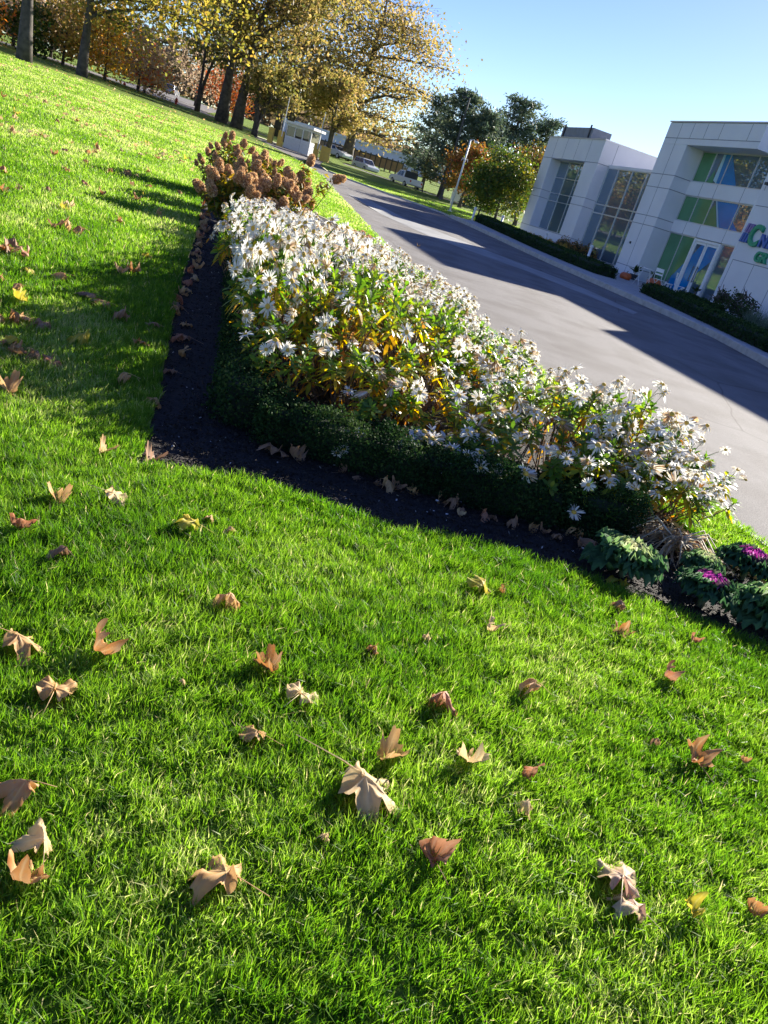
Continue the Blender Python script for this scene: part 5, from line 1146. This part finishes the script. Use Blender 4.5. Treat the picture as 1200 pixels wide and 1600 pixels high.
planter(2.9, -.5, 'palm like potted plant against the white pier left of the bistro table', 741, .8); planter(2.7, .35, 'bushy potted plant in the recess beside the green window', 742, .7); planter(-.5, .3, 'potted plant inside the doorway corner right of the doors', 743, .55)

# ---------------------------------------------------------------- guard booth and barriers
def booth():
    bx, by, bz = -17.4, 75.2, 1.35; t = empty('guard_booth', (bx, by, bz), R(-13), label='small white guard booth with three dark windows and a flat overhanging roof', cat='guard booth')
    w, d, h = 2.6, 2.0, 2.15
    m = MB(); m.box(-w / 2, w / 2, -d / 2, d / 2, -.3, 1.12); m.box(-w / 2, w / 2, -d / 2, d / 2, 1.95, h)
    for x in (-w / 2, -.42, .38, w / 2 - .1): m.box(x, x + .1, -d / 2 + .001, -d / 2 + .1, 1.12, 1.95); m.box(x, x + .1, d / 2 - .1, d / 2 - .001, 1.12, 1.95)
    m.build('wall', M['white'], t)
    for (x0, x1) in ((-w / 2 + .1, -.42), (-.32, .38), (.48, w / 2 - .1)): MB().box(x0, x1, -d / 2 + .04, -d / 2 + .06, 1.12, 1.95).build('window', M['glassdark'], t)
    MB().box(w / 2 - .06, w / 2 - .04, -d / 2 + .12, d / 2 - .12, 1.12, 1.95).build('window', M['glassdark'], t)
    MB().box(-w / 2 - .28, w / 2 + .28, -d / 2 - .35, d / 2 + .3, h, h + .2).build('roof', M['white'], t)
    MB().box(.32, .335, -d / 2 - .008, -d / 2, -.1, 1.12).build('door_gap', M['joint'], t)
booth()
def barrier(x, y, z, label, arm=None, rz=0):
    t = empty('barrier_box', (x, y, z), R(rz), label=label, cat='barrier', group='yellow barrier boxes at the booth')
    MB().box(-.22, .22, -.2, .2, -.3, 1.3).build('cabinet', M['yellow'], t); MB().box(-.24, .24, -.22, .22, 1.3, 1.34).build('lid', M['yellow'], t)
    if arm: MB().tube([(.12, -.25, .9), (.12 + arm * .01, -.25, arm)], [.045, .03], 6).build('raised_arm', M['white'], t); 
barrier(-19.5, 72, 1.35, 'yellow barrier box farthest left of the booth'); barrier(-18.6, 72, 1.32, 'yellow barrier box close to the left side of the booth', 4.1)
barrier(-15.25, 72, 1.2, 'yellow barrier box at the right side of the booth with the raised white arm', 3.9); barrier(-14.5, 71.5, 1.15, 'second yellow barrier box right of the booth'); barrier(-14.05, 71.2, 1.1, 'rightmost yellow barrier box nearest the driveway')

def hydrant(x, y, z, label):
    t = empty('fire_hydrant', (x, y, z), 0, label=label, cat='hydrant', group='red fire hydrants')
    MB().lathe([(.16, -.1), (.16, .05), (.12, .08), (.12, .55), (.15, .58), (.13, .68), (.05, .78)], n=12).build('body', M['red'], t, smooth=True); MB().tube([(-.22, 0, .45), (.22, 0, .45)], .06, 8).build('outlet', M['red'], t); MB().tube([(0, 0, .78), (0, 0, .85)], .03, 6).build('bonnet_nut', M['red'], t)
hydrant(-39.2, 85, 2.12, 'red fire hydrant by the straight dark trunk, farther left'); hydrant(-33.5, 85, 2.15, 'red fire hydrant farther right, nearer the trunk cluster')
t = empty('sign_post', (-37.8, 85, 2.1), 0, label='thin dark post on the verge between the two hydrants', cat='post'); MB().tube([(0, 0, -.2), (0, 0, 1.7)], .05, 6).build('post', M['dark'], t); MB().box(-.12, .12, -.03, .03, 1.5, 1.75).build('plate', M['dark'], t)
t = empty('information_sign', (-1.9, 66, .95), R(-15), label='small white sign board on the grass behind the white lamp post', cat='sign'); MB().box(-.45, .45, -.03, .03, .4, 1.25).build('board', M['white'], t)
for sx in (-.38, .38): MB().box(sx - .03, sx + .03, -.025, .025, -.2, .4).build('leg', M['white'], t)

# ---------------------------------------------------------------- vehicles
def wheel(root, x, y, r0=.34):
    o = MB().tube([(x, y - .11, r0), (x, y + .11, r0)], r0, 18).build('wheel', M['tyre'], root, smooth=False); MB().tube([(x, y - .12, r0), (x, y + .12, r0)], r0 * .6, 12).build('rim', M['alu'], o)
def car(x, y, z, rz, paint, label, kind='suv', group=None, sc=1.0):
    t = empty('pickup_truck' if kind == 'pickup' else 'parked_car', (x, y, z), R(rz), label=label, cat='pickup' if kind == 'pickup' else 'car', group=group); t.scale = (sc, sc, sc)
    L, w = (5.4, .95) if kind == 'pickup' else (4.6, .92)
    h0, hb, hr = .32, .98, 1.66 if kind == 'suv' else 1.46
    prof = {'suv': [(-2.3, .45), (-2.25, .95), (-2.05, 1.02), (1.0, 1.02), (2.05, .92), (2.28, .75), (2.3, .45), (1.9, .3), (-2.0, .3)],
            'sedan': [(-2.3, .45), (-2.25, .9), (-1.5, .98), (1.0, .96), (2.1, .82), (2.3, .6), (2.25, .35), (-2.2, .3)],
            'pickup': [(-2.7, .5), (-2.7, 1.12), (-.9, 1.12), (1.1, 1.12), (2.4, 1.02), (2.65, .8), (2.65, .45), (-2.5, .4)]}[kind]
    b = MB(); b.prism(prof, 'y', -w, w); o = b.build('body', M[paint], t); bevel(o, .07, 3)
    cab = {'suv': [(-2.15, 1.0), (-1.85, 1.62), (-1.6, 1.68), (.2, 1.66), (1.1, 1.0)], 'sedan': [(-1.6, .95), (-.95, 1.40), (.1, 1.43), (1.15, .93)], 'pickup': [(-.95, 1.1), (-.85, 1.75), (-.6, 1.82), (.5, 1.80), (1.25, 1.1)]}[kind]
    c = MB(); n = len(cab); vs = [(p[0], -w + .08 + (.14 if p[1] > 1.2 else 0), p[1]) for p in cab] + [(p[0], w - .08 - (.14 if p[1] > 1.2 else 0), p[1]) for p in cab]
    c.add(vs, [tuple(range(n)), tuple(range(n, 2 * n))[::-1]] + [(i, i + n, (i + 1) % n + n, (i + 1) % n) for i in range(n)]); o = c.build('cabin', M[paint], t); bevel(o, .05, 2)
    x0, x1 = cab[0][0] + .35, cab[-1][0] - .45; zt = cab[-2][1] - .10; zb = cab[0][1] + .06
    for sy in (-1, 1):
        for (a, bb) in ((x0, (x0 + x1) / 2 - .05), ((x0 + x1) / 2 + .05, x1)):
            yy = w - .08; vs = [(a, sy * (yy + .005), zb), (bb, sy * (yy + .005), zb), (bb - (.35 if bb == x1 else 0), sy * (yy - .10), zt), (a, sy * (yy - .10), zt)]
            q = MB(); q.add(vs + [(v_[0], v_[1] - sy * .01, v_[2]) for v_ in vs], [(0, 1, 2, 3), (7, 6, 5, 4), (0, 4, 5, 1), (1, 5, 6, 2), (2, 6, 7, 3), (3, 7, 4, 0)]); q.build('window', M['glassdark'], t)
    for e, (p, q_) in (('windscreen', (cab[-1], cab[-2])), ('rear_window', (cab[0], cab[1]))):
        sx = .03 if e == 'windscreen' else -.03; a = (p[0] * .9 + q_[0] * .1 + sx, p[1] * .9 + q_[1] * .1 + .02); bq = (p[0] * .15 + q_[0] * .85 + sx, p[1] * .15 + q_[1] * .85 + .02); ya, yb = w - .2, w - .28
        q = MB(); q.add([(a[0], -ya, a[1]), (a[0], ya, a[1]), (bq[0], yb, bq[1]), (bq[0], -yb, bq[1])] + [(a[0] - sx, -ya, a[1] - .01), (a[0] - sx, ya, a[1] - .01), (bq[0] - sx, yb, bq[1] - .01), (bq[0] - sx, -yb, bq[1] - .01)], [(0, 1, 2, 3), (7, 6, 5, 4), (0, 4, 5, 1), (1, 5, 6, 2), (2, 6, 7, 3), (3, 7, 4, 0)]); q.build(e, M['glassdark'], t)
    for xx in (-L * .3, L * .3):
        for sy in (-1, 1): wheel(t, xx, sy * (w - .08), .36 if kind != 'sedan' else .32)
    ex = L / 2 - (.02 if kind == 'pickup' else -.01)
    for sy in (-1, 1): MB().box(-ex - .03, -ex + .03, sy * .78 - .1, sy * .78 + .1, .75, .95).build('tail_light', M['lightred'], t); MB().box(ex - .12, ex - .02, sy * .7 - .14, sy * .7 + .14, .62, .74).build('headlight', M['alu'], t)
    if kind == 'pickup':
        MB().box(-2.6, -1.0, -.8, .8, 1.125, 1.14).build('truck_bed', M['dark'], t); MB().box(-1.25, -1.05, -.85, .85, 1.12, 1.85).build('ladder_rack', M['dark'], t)
        MB().tube([(-1.1, .5, 1.1), (-.9, .2, 2.1)], .12, 8).build('tank', M['white'], t)
car(-13.6, 92, 1.40, -52, 'carwhite', 'white station wagon parked to the left of the pickup', 'suv', 'vehicles on the lane beyond the verge', .85)
car(-7.5, 78.6, 1.18, 124, 'carwhite', 'white pickup with a dark rack behind its cab', 'pickup', 'vehicles on the lane beyond the verge', .8)
car(-18.9, 101, 1.95, -38, 'carwhite', 'white car half hidden behind the trunk of the huge sycamore', 'sedan', 'vehicles on the lane beyond the verge')
car(-56.2, 140, 3.9, 100, 'cargrey', 'grey car driving on the far road between the hydrants', 'suv', 'vehicles far away')
car(-57.5, 131, 4.7, 20, 'carwhite', 'white car high up on the bank behind the golden shrubs', 'sedan', 'vehicles far away')
car(-4.2, 118, 2.5, -20, 'carwhite', 'white car in the far lot behind the pines', 'sedan', 'vehicles far away')
car(.8, 116, 2.4, -20, 'cargrey', 'grey car in the far lot behind the pines', 'sedan', 'vehicles far away')

# ---------------------------------------------------------------- far white warehouse and its fence
t = empty('warehouse', (-17, 150, 2.6), R(-14), label='long low white building stretching behind the huge sycamore and the pines', cat='building')
MB().box(-24, 34, 0, 14, -2, 3.4).build('wall', M['panel'], t)
for k in range(26): MB().box(-23 + k * 2.2, -21.6 + k * 2.2, -.04, .01, .2, 1.5).build('window', M['glassdark'], t)
MB().box(-24.2, 34.2, -.3, 14.2, 3.4, 3.75).build('roof', M['white'], t)
t = empty('fence', (-25.5, 118, 2.4), R(-33), label='brown picket fence with dark posts behind the huge sycamore trunk', cat='fence')
for k in range(18): MB().box(k * 1.0, k * 1.0 + .16, -.06, .06, -.4, 1.6).build('post', M['dark'], t)
MB().box(0, 17.1, -.02, .02, .1, 1.4).build('panel', M['brownfence'] if 'brownfence' in M else M['bark_pale'], t); MB().box(0, 17.2, -.08, -.06, 1.3, 1.45).build('rail', M['dark'], t)
